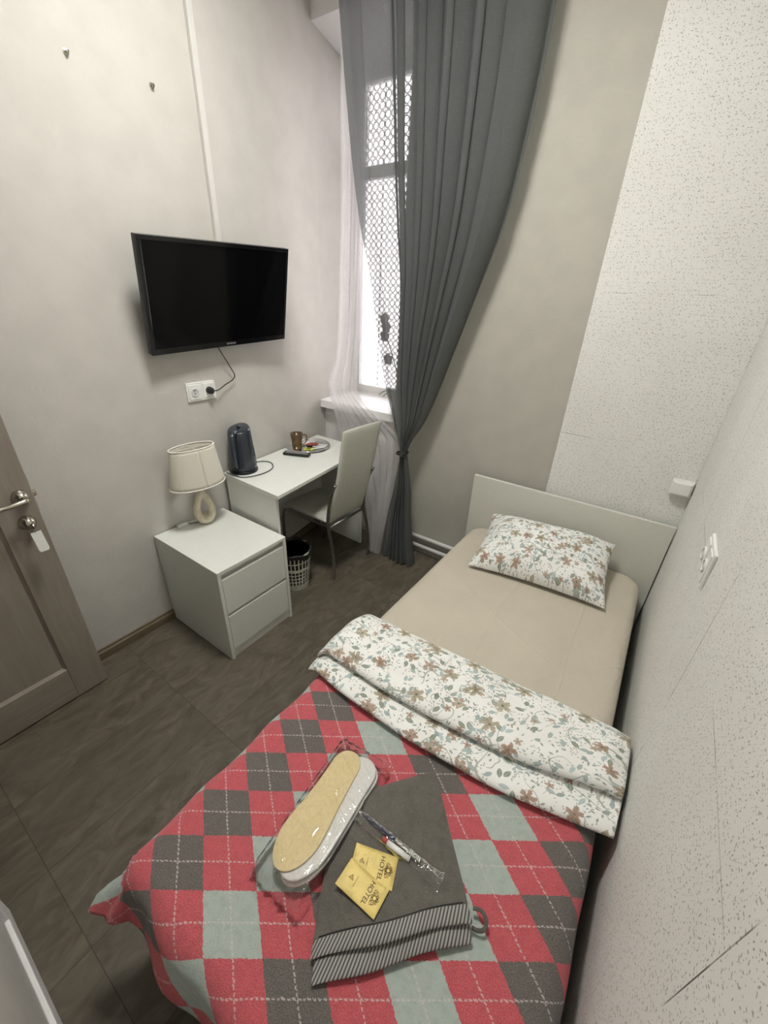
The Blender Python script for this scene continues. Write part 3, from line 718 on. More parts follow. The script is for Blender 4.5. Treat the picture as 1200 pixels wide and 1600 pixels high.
for z0, z1 in ((.060, .272), (.288, .492)):
    d = MB().box(nx1-.019, nx1-.002, ny0+.020, ny1-.020, z0, z1).build('drawer', 'white_laminate', ns, bevel=.0015)

# desk (its long side follows the bent wall)
dz = .76; dt = .02
P0, P1, P2, P3 = Vector((.022, 1.238, 0)), Vector((.487, 1.220, 0)), Vector((.378, 2.105, 0)), Vector((-.082, 2.118, 0))
def q3(p, z): return (p.x, p.y, z)
desk = thing('desk', (.2, 1.68, 0), 'white writing desk against the left wall under the television', 'desk')
mb = MB(); mb.hexa([q3(p, dz-dt) for p in (P0, P1, P2, P3)] + [q3(p, dz) for p in (P0, P1, P2, P3)]); mb.build('desktop', 'white_laminate', desk, bevel=.0015)
e = (P2-P1).normalized()
for A, B, s in ((P0, P1, 1), (P3, P2, -1)):
    A2 = A + e*.004*s + (B-A)*.03; B2 = B + e*.004*s - (B-A)*.05; Tk = e*.018*s
    pts = [A2, B2, B2+Tk, A2+Tk] if s > 0 else [A2+Tk, B2+Tk, B2, A2]
    mb = MB(); mb.hexa([q3(p, 0) for p in pts] + [q3(p, dz-dt) for p in pts]); mb.build('side_panel', 'white_laminate', desk, bevel=.001)
A = P0 + e*.025 + Vector((.03, 0, 0)); B = P3 - e*.025 + Vector((.03, 0, 0)); nrm = Vector((.016, 0, 0))
mb = MB(); pts = [A, A+nrm, B+nrm, B]; mb.hexa([q3(p, .32) for p in pts] + [q3(p, dz-dt) for p in pts]); mb.build('modesty_panel', 'white_laminate', desk, bevel=.001)

# chair
ch = thing('dining_chair', (.29, 1.79, 0), 'cream leatherette chair with curved grey metal legs pushed under the desk', 'chair')
def rounded_slab(corn, thick, n=10, puff=.0, pw=6.0, nrm=None, sink=0):
    """closed cushion between 4 corners (ccw seen from outside), thickness along nrm"""
    c = [Vector(p) for p in corn]; nrm = nrm or (c[1]-c[0]).cross(c[3]-c[0]).normalized(); mb = MB()
    def prof(u, v):
        a = max(0, 1-abs(2*u-1)**pw)*max(0, 1-abs(2*v-1)**pw); return a**(.5)
    def P(u, v, s):
        b = c[0].lerp(c[1], u).lerp(c[3].lerp(c[2], u), v)
        return b + nrm*s*(thick/2*prof(u, v) + puff*sin(pi*u)*sin(pi*v))
    ease = lambda t: .5-.5*cos(pi*t)
    N = n*2
    mb.grid(lambda u, v: P(ease(u), ease(v), 1), N, N)
    k = len(mb.v); mb.grid(lambda u, v: P(ease(1-u), ease(v), -1), N, N)
    return mb
# back rest: tall, slightly bowed
mbk = MB(); bb0, bb1, bt0, bt1 = Vector((.478, 1.592, .425)), Vector((.488, 1.918, .425)), Vector((.548, 1.662, 1.008)), Vector((.560, 2.012, 1.005))
def backp(u, v, s):
    b = bb0.lerp(bb1, u).lerp(bt0.lerp(bt1, u), v); b = b + Vector((-.018*sin(pi*v)*.0 + .012*sin(pi*v), 0, 0)) + Vector((.010*(abs(2*u-1)**2-1), 0, 0))
    pw = 10; a = math.sqrt(max(0, 1-abs(2*u-1)**pw)*max(0, 1-abs(2*v-1)**14))
    return b + Vector((1, -.1, .1)).normalized()*s*.016*a
ez = lambda t: .5-.5*cos(pi*t)
mbk.grid(lambda u, v: backp(ez(u), ez(v), 1), 20, 34); mbk.grid(lambda u, v: backp(ez(1-u), ez(v), -1), 20, 34)
mbk.build('backrest', 'chair_leather', ch, smooth=True)
mb = rounded_slab([(.07, 1.61, .432), (.475, 1.578, .448), (.49, 1.925, .448), (.085, 1.955, .432)], .05, 12, .006, 9, Vector((0, 0, 1)))
mb.build('seat', 'chair_leather', ch, smooth=True)
for (y0, y1, yt) in ((1.573, 1.618, 1.585), (1.93, 1.992, 1.952)):
    pts = spline([(.555, yt, .712), (.528, yt-.002, .66), (.505, lerp(y0, yt, .3), .54), (.500, y0, .43), (.515, lerp(y0, y1, .3), .28), (.512, lerp(y0, y1, .7), .13), (.492, y1, .0)], 7)
    mb = MB(); mb.tube(pts, .0115, 10, flat=.8); mb.build('leg', 'grey_metal', ch, smooth=True)
for (y, s) in ((1.60, -1), (1.95, 1)):
    pts = spline([(.49, y+.0*s, .405), (.30, y, .405), (.12, y, .405), (.085, y+.004*s, .385), (.080, y+.010*s, .25), (.095, y+.016*s, .10), (.085, y+.02*s, 0)], 6)
    mb = MB(); mb.tube(pts, .010, 10); mb.build('leg', 'grey_metal', ch, smooth=True)
for x, y0, y1 in ((.49, 1.60, 1.93), (.12, 1.60, 1.95)):
    mb = MB(); mb.tube([(x, y0, .405), (x, y1, .405)], .009, 8); mb.build('crossbar', 'grey_metal', ch, smooth=True)

# waste bin
bc = (.325, 1.44); hb = .27
wb = thing('waste_bin', (bc[0], bc[1], 0), 'cream lattice plastic waste basket lined with a black bag under the desk', 'waste bin')
rr_ = lambda z: lerp(.082, .108, z/hb)
mb = MB(); mb.lathe([(.0, 0), (rr_(0), 0), (rr_(.035), .035), (rr_(.035)-.003, .035), (rr_(0)-.003, .004), (0, .004)], (*bc, 0), 40)
mb.lathe([(rr_(hb-.012), hb-.012), (rr_(hb)+.004, hb-.008), (rr_(hb)+.004, hb), (rr_(hb)-.004, hb), (rr_(hb-.012)-.003, hb-.012)], (*bc, 0), 40)
zr = [.035, .062, .089, .116, .143, .205, hb-.012]
for z in zr[1:-1]:
    h2 = .010 if z != .143 else .03
    mb.lathe([(rr_(z), z), (rr_(z+h2*.6), z+h2*.6), (rr_(z)-.003, z+h2*.6), (rr_(z)-.003, z)], (*bc, 0), 40)
for k in range(26):
    a = 2*pi*k/26; d = Vector((cos(a), sin(a), 0)); s_ = Vector((-sin(a), cos(a), 0))*.0042
    z0, z1 = .03, hb-.008; A = Vector((*bc, 0))+d*(rr_(z0)-.0015)+Vector((0, 0, z0)); B = Vector((*bc, 0))+d*(rr_(z1)-.0015)+Vector((0, 0, z1)); dd = d*.0014
    mb.hexa([A-s_-dd, A+s_-dd, A+s_+dd, A-s_+dd, B-s_-dd, B+s_-dd, B+s_+dd, B-s_+dd])
mb.build('basket', 'bin_plastic', wb)
def bagf(u, v):
    a = 2*pi*u
    if v < .75: z = lerp(.10, hb+.004, v/.75); r = (rr_(z)-.006)*(1 if v > .15 else v/.15)
    else: t_ = (v-.75)/.25; r = rr_(hb)-.003+.010*sin(pi*t_*.9); z = hb+.004+.012*sin(pi*t_) - .035*t_
    n = noise.noise(Vector((cos(a)*3, sin(a)*3, v*5)))
    if v > .7: z += .016*noise.noise(Vector((cos(a)*2.5, sin(a)*2.5, 9)))*(1 if v < .99 else 2.0) + (.02*max(0, -cos(a-.2)))
    return (bc[0]+(r+.004*n)*cos(a), bc[1]+(r+.004*n)*sin(a), z)
mb = MB(); mb.grid(bagf, 60, 26); mb.build('bin_bag', 'bag_black', wb, smooth=True)

# ---------------- bed
bx0, bx1, by0, by1 = 1.195, 2.138, .03, 2.195
ZM = .43
bed = thing('bed', (1.66, 1.1, 0), 'white single bed frame with a plain cream headboard along the right wall', 'bed')
MB().box(1.138, 2.184, 2.20, 2.222, .03, .742).build('headboard', 'headboard_laminate', bed, bevel=.0015)
for x0, x1 in ((1.215, 1.235), (2.125, 2.145)):
    MB().box(x0, x1, .05, 2.20, .12, .27).build('side_rail', 'white_laminate', bed, bevel=.002)
MB().box(1.215, 2.145, .03, .05, .12, .27).build('foot_rail', 'white_laminate', bed, bevel=.002)
MB().box(1.236, 2.124, .05, 2.20, .20, .225).build('slat_base', 'white_laminate', bed)
for x in (1.24, 2.10):
    for y in (.055, 2.13): MB().box(x-.02, x+.02, y, y+.05, 0, .12).build('leg', 'white_laminate', bed, bevel=.002)
# mattress with fitted sheet
def rrect(x0, x1, y0, y1, r, n=10):
    out = []
    for cx, cy, a0 in ((x1-r, y0+r, -pi/2), (x1-r, y1-r, 0), (x0+r, y1-r, pi/2), (x0+r, y0+r, pi)):
        for k in range(n+1):
            a = a0 + pi/2*k/n; out.append((cx+r*cos(a), cy+r*sin(a)))
    return out
def dense(poly, d=.03):
    out = []; n = len(poly)
    for i in range(n):
        a = Vector(poly[i]); b = Vector(poly[(i+1) % n]); L = (b-a).length; k = max(1, int(L/d))
        for j in range(k): out.append(a.lerp(b, j/k))
    return out
mb = MB(); base = dense(rrect(bx0, bx1, by0, by1, .10, 8)); n = len(base); cen = Vector(((bx0+bx1)/2, (by0+by1)/2))
rings = [(0, .228)] + [(0, .25), (0, .32), (0, .385)] + [(.045*(1-cos(a)), .385+.045*sin(a)) for a in [pi/2*k/6 for k in range(1, 7)]]
vs = []
for ins, z in rings:
    for p in base:
        q = Vector((min(max(p.x, bx0+ins), bx1-ins), min(max(p.y, by0+ins), by1-ins)))
        d = p - Vector((min(max(p.x, bx0+.10), bx1-.10), min(max(p.y, by0+.10), by1-.10)))
        if d.length > 1e-6: q = p - d.normalized()*ins
        vs.append((q.x, q.y, z))
# inner top rings with gentle creases
for k in range(1, 15):
    t_ = k/15
    for p in base:
        q = Vector(vs[(len(rings)-1)*n + base.index(p)][:2]) if False else None
    break
R0 = [Vector((v[0], v[1])) for v in vs[-n:]]
K = 16
def crease(x, y):
    return .0035*noise.noise(Vector((x*3+1, y*2.2, .3))) + .0022*(1-min(1, abs(noise.noise(Vector((x*2.3+4, y*1.3, 2.0))))*9))
for k in range(1, K+1):
    for q in R0:
        p = q.lerp(Vector((min(max(q.x, bx0+.46), bx1-.46), min(max(q.y, by0+.46), by1-.46))), k/K)
        vs.append((p.x, p.y, .43 + crease(p.x, p.y)*min(1, k/3)))
tot = len(rings)+K
fs = [(r*n+i, r*n+(i+1) % n, (r+1)*n+(i+1) % n, (r+1)*n+i) for r in range(tot-1) for i in range(n)]
fs += [tuple(range(n))[::-1], tuple(range((tot-1)*n, tot*n))]
mb.add(vs, fs)
tag(mb.build('mattress', 'sheet_cotton', smooth=True), 'mattress in a taut beige fitted sheet on the bed', 'mattress')

# ---------------- argyle blanket draped over the foot half
BT = .443; cr = .11
def drape(px, py):
    """flat cloth position -> draped position; hangs over the mattress border"""
    ix0, ix1, iy0 = bx0+.06, bx1-.048, by0+.05
    qx = min(max(px, ix0), ix1); qy = max(py, iy0)
    dx, dy = px-qx, py-qy; d = math.hypot(dx, dy)
    wob = .004*noise.noise(Vector((px*4, py*4, 0))) + .0025*noise.noise(Vector((px*11, py*11, 3)))
    if d < 1e-6: return Vector((px, py, BT+wob+.003))
    nx_, ny_ = dx/d, dy/d; r = .055; arc = r*pi/2
    corner = min(abs(nx_), abs(ny_))*1.414
    if d < arc:
        a = d/r; out = r*sin(a); dn = r*(1-cos(a))
    else:
        h_ = d-arc; fl = .05 + .22*max(0, -ny_) + .60*corner*(1 if nx_ < 0 else .2); out = r + h_*fl; dn = r + h_*math.sqrt(max(0, 1-fl*fl))
    s_ = px*ny_ - py*nx_
    wave = .012*sin(s_*26 + 1.0)*min(1, d/.15)*(1-.85*corner)
    if nx_ > .3: out = min(out, .066); wave *= .2
    return Vector((qx+nx_*(out+wave), qy+ny_*(out+wave), BT+.003-dn+wob))
mb = MB(); fx0, fx1, fy0, fy1 = bx0-.075, bx1+.11, by0-.125, .90
mb.grid(lambda u, v: drape(lerp(fx0, fx1, u), lerp(fy0, fy1, v)), 150, 130, lambda u, v: (lerp(fx0, fx1, u), lerp(fy0, fy1, v)))
tag(mb.build('blanket', 'argyle_fleece', smooth=True, solid=.005), 'red, grey and mint diamond-check fleece blanket over the foot of the bed', 'blanket')

# ---------------- folded floral duvet across the bed
prof = [(.700, .4575), (.690, .470), (.700, .483), (.740, .489), (.790, .487), (.800, .489), (.775, .494), (.762, .507), (.775, .523), (.82, .532), (.90, .537), (.98, .533), (1.03, .524), (1.068, .507), (1.080, .488), (1.075, .468), (1.05, .4535)]
pc_ = spline([(0, a, b) for a, b in prof], 5)
Ls = [0]
for a, b in zip(pc_, pc_[1:]): Ls.append(Ls[-1]+(b-a).length)
dx0, dx1 = 1.165, 2.175
def duvet(u, v):
    k = v*(len(pc_)-1); i = min(int(k), len(pc_)-2); p = pc_[i].lerp(pc_[i+1], k-i)
    x = lerp(dx0, dx1, u); y, z = p.y, p.z
    top = max(0, min(1, (z-.455)/.08))
    # front edges run out further on the right, the back edge is straight
    fr = max(0, min(1, (1.0-y)/.3)); up_ = 1 if v > .33 else 0
    y += fr*(.035*sin(u*pi*1.05+.1)*-1 + .035 + .07*(u**3)*(1 if v > .30 else .75)) + (.0 if v < .33 else fr*.03*u)
    y += (1-fr)*(-.03 + .05*u) + .006*noise.noise(Vector((x*5, v*3, 1)))
    # ends taper and droop over the side
    el = max(0, 1-(u/.06)); er = max(0, (u-.955)/.045)
    z = .455 + (z-.455)*(1-.45*el*el)*(1-.25*er) - .028*el*el*max(0, 1) + .0
    z += top*(.008*noise.noise(Vector((x*6, y*9, 5))) + .004*noise.noise(Vector((x*17, y*17, 8))))
    x += -.012*top*el + .0
    if u > .93: z -= .0
    return Vector((x, y, max(z, .4515 if el == 0 else .43)))
mb = MB(); NU, NV = 120, 80
mb.grid(duvet, NU, NV, lambda u, v: (lerp(dx0, dx1, u), Ls[int(v*(len(pc_)-1))] + (Ls[min(int(v*(len(pc_)-1))+1, len(pc_)-1)]-Ls[int(v*(len(pc_)-1))])*(v*(len(pc_)-1) % 1)))
# end caps and closed underside
nrow = NU+1
for i in (0, NU):
    loop = [j*nrow+i for j in range(NV+1)]
    c = sum((mb.v[q] for q in loop), Vector())/len(loop); c.x += -.012 if i == 0 else .006
    mb.v.append(c); ci = len(mb.v)-1; mb.uv[ci] = (c.x*1.2, c.y)
    for a, b in zip(loop, loop[1:]+loop[:1]): mb.f.append([a, b, ci] if i == 0 else [b, a, ci]); mb.mi.append(0)
mb.f.extend([[i, i+1, NV*nrow+i+1, NV*nrow+i][::-1] for i in range(NU)]); mb.mi += [0]*NU
tag(mb.build('duvet', 'floral_cotton', smooth=True), 'white floral-print duvet folded into a strip across the middle of the bed', 'duvet')

# ---------------- pillow
pcn = [Vector((1.362, 1.700, .462)), Vector((2.012, 1.762, .466)), Vector((1.968, 2.150, .600)), Vector((1.318, 2.125, .575))]
pn = (pcn[1]-pcn[0]).cross(pcn[3]-pcn[0]).normalized()
def pil(u, v, s):
    uu, vv = 2*u-1, 2*v-1
    bu = (1-vv*vv)*.030; bv = (1-uu*uu)*.045
    u2 = .5 + uu*.5*(1-bu*2); v2 = .5 + vv*.5*(1-bv*2)
    b = pcn[0].lerp(pcn[1], u2).lerp(pcn[3].lerp(pcn[2], u2), v2)
    f = (max(0, 1-abs(uu)**2.6)*max(0, 1-abs(vv)**2.4))**.5
    wr = .012*noise.noise(Vector((u*5, v*4, 2+s))) + .006*noise.noise(Vector((u*13, v*11, 2+s))) + .010*noise.noise(Vector((u*3+v*6, 9, s)))*max(0, 1-v*2)
    th = (.112 if s > 0 else .030)
    p = b + pn*s*(th*f + (wr*min(1, f*2.5) if s > 0 else 0)) - Vector((0, 0, .012))*(1-f)
    p.z = max(p.z, .443)
    return p
mb = MB(); PN = 64
mb.grid(lambda u, v: pil(ez(u), ez(v), 1), PN, PN, lambda u, v: (ez(u)*.66+5, ez(v)*.44+3)); mb.grid(lambda u, v: pil(ez(1-u), ez(v), -1), PN, PN, lambda u, v: (u*.66+9, v*.44))
tag(mb.build('pillow', 'floral_cotton', smooth=True), 'white floral-print pillow leaning on the headboard', 'pillow')

# ---------------- folded grey towel
tw = thing('towel', (1.74, .42, .4555), 'folded dark grey terry towel with pale striped hems on the diamond blanket', 'towel')
def cloth_layer(A, B, C_, D, z0, th, band, nm, droop=0.0, mats=('grey_terry', 'striped_band')):
    """A-B: right side, C_-D: left side; hem along B-C_.  u from left to right, v from back (0) to hem (1)"""
    A, B, C_, D = map(Vector, (A, B, C_, D)); Lh = (B-C_).length; Lv = (A-B).length
    def pos(u, v, s):
        b = D.lerp(A, u).lerp(C_.lerp(B, u), v)
        pw = 16; f = (max(0, 1-abs(2*u-1)**pw)*max(0, 1-abs(2*v-1)**pw))**.5
        w_ = .003*noise.noise(Vector((b.x*14, b.y*14, z0*50))) + .0014*noise.noise(Vector((b.x*40, b.y*40, z0*50)))
        hem = .006*sin(u*9+z0*300)*max(0, (v-.7)/.3)
        dr = -droop*max(0, (v-(1-band*1.5))/(band*1.5))**2
        n2 = (b.x*.0 + hem*.5)
        sq = .30 + .70*min(1, max(0, u/.28))**.7
        return Vector((b.x, b.y, .456 + (z0 - .456 + th/2 + w_*1.2 + dr + s*th/2*f)*sq)) + Vector((.7, -.7, 0))*n2
    mb = MB(); NUu, NVv = 50, 60
    for s in (1, -1):
        st_ = len(mb.f)
        mb.grid(lambda u, v: pos(ez(u if s > 0 else 1-u), ez(v), s), NUu, NVv, lambda u, v: (ez(u)*Lh, ez(v)*Lv))
        for idx in range(st_, len(mb.f)):
            j = (idx-st_)//NUu; v = ez((j+.5)/NVv)
            mb.mi[idx] = 1 if v > 1-band else 0
    o = mb.build(nm, None, tw, smooth=True, mats=list(mats))
    # dark seam line above the band
    sm = MB(); sm.tube([pos(u/30, 1-band-.004, 1)+Vector((0, 0, .0002)) for u in range(1, 30)], .0013, 6)
    sm.build('seam', 'black_plastic', o, smooth=True)
    return o
D_ = (1.515, .435)
cloth_layer((1.732, .655), (1.956, .402), (1.722, .158), (1.548, .430), .4560, .017, .11, 'lower_fold')
cloth_layer((1.728, .657), (1.944, .424), (1.697, .182), (1.545, .436), .4745, .015, .10, 'upper_fold')
mb = MB(); lp = spline([(1.935, .450, .472), (1.953, .456, .474), (1.968, .446, .475), (1.969, .432, .470), (1.958, .424, .465), (1.946, .422, .465)], 5)
mb.tube(lp, .0042, 8, flat=.5); mb.build('hanging_loop', 'grey_terry', tw, smooth=True)

# ---------------- slippers in cellophane
TZP = .4905
sl = thing('slipper_pack', (1.54, .40, .4555), 'pair of hotel slippers with a beige sole in clear crinkled wrap on the blanket', 'slippers')
def foot(x0, y0, x1, y1, W0, W1, W2, n=48, bend=0.0):
    """outline of a sole from toe (x0,y0) to heel (x1,y1)"""
    a = Vector((x0, y0)); b = Vector((x1, y1)); d = (b-a); L = d.length; d.normalize(); s_ = Vector((d.y, -d.x)); out = []
    for side in (1, -1):
        rng = range(n) if side > 0 else range(n, 0, -1)
        for k in rng:
            t_ = k/n; tt = .5-.5*cos(pi*t_)
            wdt = sm_interp(tt, [(0, W0), (.30, W0*1.0), (.55, W1), (.8, W2), (1, W2)])/2
            e_ = 1.0
            if tt < .28: e_ = math.sqrt(max(0, 1-((.28-tt)/.28)**2))
            if tt > .86: e_ = math.sqrt(max(0, 1-((tt-.86)/.14)**2))
            p = a + d*L*tt + s_*(side*wdt*e_ + bend*sin(pi*tt)); out.append((p.x, p.y))
    return out[::1]
def poly_mb(poly, zf, th):
    mb = MB(); n = len(poly)
    area = sum(poly[i][0]*poly[(i+1) % n][1]-poly[(i+1) % n][0]*poly[i][1] for i in range(n))
    if area < 0: poly = poly[::-1]
    mb.add([(x, y, zf(x, y)) for x, y in poly] + [(x, y, zf(x, y)+th) for x, y in poly],
           [tuple(range(n))[::-1], tuple(range(n, 2*n))] + [(i, (i+1) % n, n+(i+1) % n, n+i) for i in range(n)])
    return mb
SLX = lambda x, y: .4565 + .14*max(0, x - (1.472 - .065*(y-.2)))
poly_mb(foot(1.566, .236, 1.566, .566, .112, .104, .096), lambda x, y: SLX(x, y), .013).build('white_slipper', 'white_terry', sl, bevel=.004, seg=3)
poly_mb(foot(1.563, .238, 1.560, .566, .112, .104, .094), lambda x, y: SLX(x, y)+.0135, .011).build('white_slipper', 'white_terry', sl, bevel=.004, seg=3)
poly_mb(foot(1.540, .240, 1.512, .556, .108, .092, .084, bend=.003), lambda x, y: SLX(x, y)+.025, .005).build('beige_sole', 'sole_foam', sl, bevel=.0015)
wc = [Vector((1.478, .205, 0)), Vector((1.628, .215, 0)), Vector((1.618, .592, 0)), Vector((1.448, .585, 0))]
def wrapf(u, v, s):
    b = wc[0].lerp(wc[1], u).lerp(wc[3].lerp(wc[2], u), v)
    fu = max(0, 1-abs(2*u-1)**10); fv = max(0, 1-abs(2*v-1)**12); f = fu*fv
    n1 = noise.noise(Vector((b.x*22, b.y*13, 1.0+s))); n2 = noise.noise(Vector((b.x*80, b.y*60, 4.0+s))); n3 = noise.noise(Vector((b.x*9+b.y*22, b.y*9, 7.0)))
    endc = max(abs(2*v-1)-.86, 0)/.14
    side = max(abs(2*u-1)-.88, 0)/.12
    zt_ = SLX(b.x, b.y) + .0315*f + (.0022+.008*endc+.005*side)*abs(n1)*1.5 + .0010*n2*(.3+4*endc+2*side) + .003*(1-min(1, abs(n3)*14))
    j = .008*n2*max(endc, side)
    return Vector((b.x+j, b.y+j*1.5, max(zt_, SLX(b.x, b.y)+.031*(f > .5)+.0006)))
mb = MB(); mb.grid(lambda u, v: wrapf(u, v, 1), 60, 120)
mb.build('cellophane_wrap', 'cellophane', sl, smooth=True)

# ---------------- gold sachets
def sachet(z, TL, TR, BR, BL, label):
    TL, TR, BR, BL = [Vector((*p, z)) for p in (TL, TR, BR, BL)]
    t = thing('wipe_sachet', tuple((TL+TR+BR+BL)/4), label, 'sachet', 'gold sachets on the towel')
    c = [BL, BR, TR, TL]; mb = MB()
    def P(u, v, s):
        b = c[0].lerp(c[1], u).lerp(c[3].lerp(c[2], u), v); f = (max(0, 1-abs(2*u-1)**4)*max(0, 1-abs(2*v-1)**4))**.5
        return b + Vector((0, 0, .0022 + s*(.0004+.0014*f) + .0006*noise.noise(Vector((b.x*60, b.y*60, z*9)))))
    mb.grid(lambda u, v: P(u, v, 1), 20, 14); mb.grid(lambda u, v: P(1-u, v, -1), 20, 14)
    mb.build('foil_packet', 'gold_foil', t, smooth=True)
    X = (TR-TL); Y = (BL-TL); xn = X.normalized(); yn = (Y - xn*Y.dot(xn)).normalized()
    at = lambda a, b: TL + X*a + Y*b + Vector((0, 0, .0042))
    text_mb('HOTEL', .0150, at(.665, .5), yn, xn).build('lettering', 'ink_brown', t)
    mb = MB(); ce = at(.83, .5)
    ring = lambda c_, r, w_: mb.tube([c_ + (xn*cos(a)*r + yn*sin(a)*r) for a in [2*pi*k/18 for k in range(18)]], w_, 4, closed=True)
    ring(ce, .0040, .0004)
    for k in range(8):
        a = 2*pi*k/8; d = xn*cos(a)+yn*sin(a); e2 = xn*cos(a+.5)+yn*sin(a+.5); e3 = xn*cos(a-.5)+yn*sin(a-.5)
        rr = .0135 if k % 4 == 2 else .0105
        mb.tube([ce+d*.0040, ce+e2*rr*.7, ce+d*rr], .00045, 4); mb.tube([ce+d*.0040, ce+e3*rr*.7, ce+d*rr], .00045, 4)
        ring(ce+d*rr*.62, .0012, .0003)
    for s_ in (-1, 1):
        mb.tube([ce-xn*.004+yn*s_*.006, ce-xn*.007+yn*s_*.011, ce-xn*.004+yn*s_*.015, ce-xn*.001+yn*s_*.012], .0005, 4)
    mb.build('emblem', 'ink_brown', t)
    mb = MB(); c2 = at(.22, .48)
    for k in range(5):
        hw = .0062*(1-k/5)+.0004; mb.tube([c2 - yn*(k*.0021-.004)*1 - xn*hw, c2 - yn*(k*.0021-.004) + xn*hw], .0004, 4)
    mb.build('small_mark', 'ink_brown', t)
    mb = MB(); c3 = at(.34, .5)
    for k in range(11): mb.tube([c3 + yn*(k-5)*.0021, c3 + yn*((k-5)*.0021+.0012)], .0005, 4)
    mb.build('small_print', 'ink_brown', t)
ZS = .4900
sachet(ZS, (1.655, .388), (1.754, .422), (1.775, .362), (1.677, .330), 'gold sachet on the towel lettered HOTEL, the one nearer the toothbrush')
sachet(ZS+.0036, (1.665, .357), (1.770, .358), (1.770, .300), (1.664, .298), 'gold sachet on the towel lettered HOTEL, the one nearer the striped hem')

# ---------------- toothbrush kit
tb = thing('toothbrush_kit', (1.74, .437, ZS), 'clear-wrapped disposable toothbrush and paste tube on the towel beside the gold sachets', 'toothbrush')
a = Vector((1.628, .436, ZS+.009)); b_ = Vector((1.845, .440, ZS+.009)); d = (b_-a).normalized(); s_ = Vector((-d.y, d.x, 0))
mb = MB(); mb.tube([a+d*.008+s_*.007, a+d*.05+s_*.008, a+d*.095+s_*.007, a+d*.102+s_*.007], [.0036, .0048, .0045, .002], 10); mb.build('brush_handle', 'navy_plastic', tb, smooth=True)
mb = MB(); mb.tube([a+d*.102+s_*.007, a+d*.17+s_*.004], .0026, 8); mb.build('brush_neck', 'white_plastic', tb, smooth=True)
mb = MB()
for k in range(7):
    for q in (-1, 0, 1):
        p = a+d*(.145+k*.0042)+s_*(.004+q*.0028); mb.tube([p, p+Vector((0, 0, .009))], .0012, 6)
mb.build('bristles', 'white_plastic', tb)
mb = MB(); mb.tube([a+d*.075-s_*.008, a+d*.088-s_*.008], .0058, 12); mb.build('tube_cap', 'red_plastic', tb, smooth=True)
mb = MB(); mb.tube([a+d*.088-s_*.008, a+d*.10-s_*.008, a+d*.125-s_*.007, a+d*.15-s_*.006], [.0062, .0072, .0070, .006], 12, flat=.6); mb.build('paste_tube', 'white_plastic', tb, smooth=True)
def wr2(u, v):
    c = a - d*.006 + (b_ - a + d*.02)*v; ang = (u*2-1); hw = .019*(1+.25*max(0, (v-.9)/.1))*(1-.25*max(0, (.08-v)/.08))
    n1 = noise.noise(Vector((c.x*60, u*5, 1))); en = max(0, (v-.88)/.12)
    z = ZS + .0010 + .0165*max(0, 1-abs(ang)**3)*(1-.55*en) + .0025*abs(n1)+.003*en*abs(noise.noise(Vector((u*9, v*30, 7))))
    return Vector((c.x, c.y, z)) + s_*ang*hw + d*.002*n1
mb = MB(); mb.grid(wr2, 26, 90); mb.build('cellophane_wrap', 'cellophane', tb)

# ================================================================ SMALL THINGS
# table lamp
lc = Vector((.088, 1.048, nh)); yaw = R_(-30)
lm = thing('table_lamp', tuple(lc), 'bedside lamp with cream oval shade and teardrop stone base', 'lamp')
rz = Matrix.Rotation(R_(-30), 4, 'Z'); rz.translation = lc
mb = MB(); NT = 40; NS = 14; Hh = .205; vs = []
for k in range(NT):
    a = 2*pi*k/NT; t_ = (sin(a)+1)/2
    # outer teardrop and inner hole centre lines (y = width, z = height)
    wy_ = .070*cos(a)*(1-.66*t_**1.5); z_ = Hh/2 + Hh/2*sin(a)
    iy = .021*cos(a)*(1-.5*t_); iz = .090 + .037*sin(a)*(1 if sin(a) < 0 else 1.4)
    dep = lerp(.042, .016, t_)
    for j in range(NS):
        b = 2*pi*j/NS; f = (cos(b)+1)/2; f = f
        yy = lerp(iy, wy_, .5+.5*cos(b)); zz = lerp(iz, z_, .5+.5*cos(b)); vs.append((dep*sin(b), yy, max(zz, .0)))
mb.add(vs, [(k*NS+j, k*NS+(j+1) % NS, ((k+1) % NT)*NS+(j+1) % NS, ((k+1) % NT)*NS+j) for k in range(NT) for j in range(NS)])
mb.xf(rz).build('lamp_base', 'stone_ceramic', lm, smooth=True, sub=1)
mb = MB(); mb.tube([(0, 0, Hh-.012), (0, 0, Hh+.055)], .013, 14); mb.xf(rz).build('lamp_socket', 'white_plastic', lm, smooth=True)
mb = MB(); mb.lathe([(0, 0), (.012, .0), (.013, .02), (.026, .05), (.028, .068), (.02, .088), (0, .095)], (0, 0, Hh+.03), 18); mb.xf(rz).build('bulb', 'white_plastic', lm, smooth=True)
so = lc + Vector((.022, -.018, 0)); szb, szt = .790-nh, .985-nh; so2 = Matrix.Rotation(R_(-4), 4, 'Z'); so2.translation = so
mb = MB(); nS = 72
def shp(u, v):
    a = 2*pi*u; hx = lerp(.088, .058, v); hy = lerp(.140, .112, v); return (hx*cos(a), hy*sin(a), lerp(szb, szt, v))
mb.grid(shp, nS, 10); mb.xf(so2).build('lamp_shade', 'shade_fabric', lm, smooth=True, solid=.0015)
for z_, hx, hy in ((szb, .0885, .1405), (szt, .0585, .1125)):
    mb = MB(); mb.tube([(hx*cos(2*pi*k/72), hy*sin(2*pi*k/72), z_) for k in range(72)], .0032, 8, closed=True); mb.xf(so2).build('shade_trim', 'lampshade_cloth', lm, smooth=True)
mb = MB(); mb.tube([(.056, 0, szt-.004), (-.056, 0, szt-.004)], .0015, 6); mb.tube([(0, .108, szt-.004), (0, -.108, szt-.004)], .0015, 6)
mb.tube([(0, 0, szt-.004), (0, 0, szt-.06)], .0015, 6); mb.xf(so2).build('shade_spider', 'white_paint', lm)
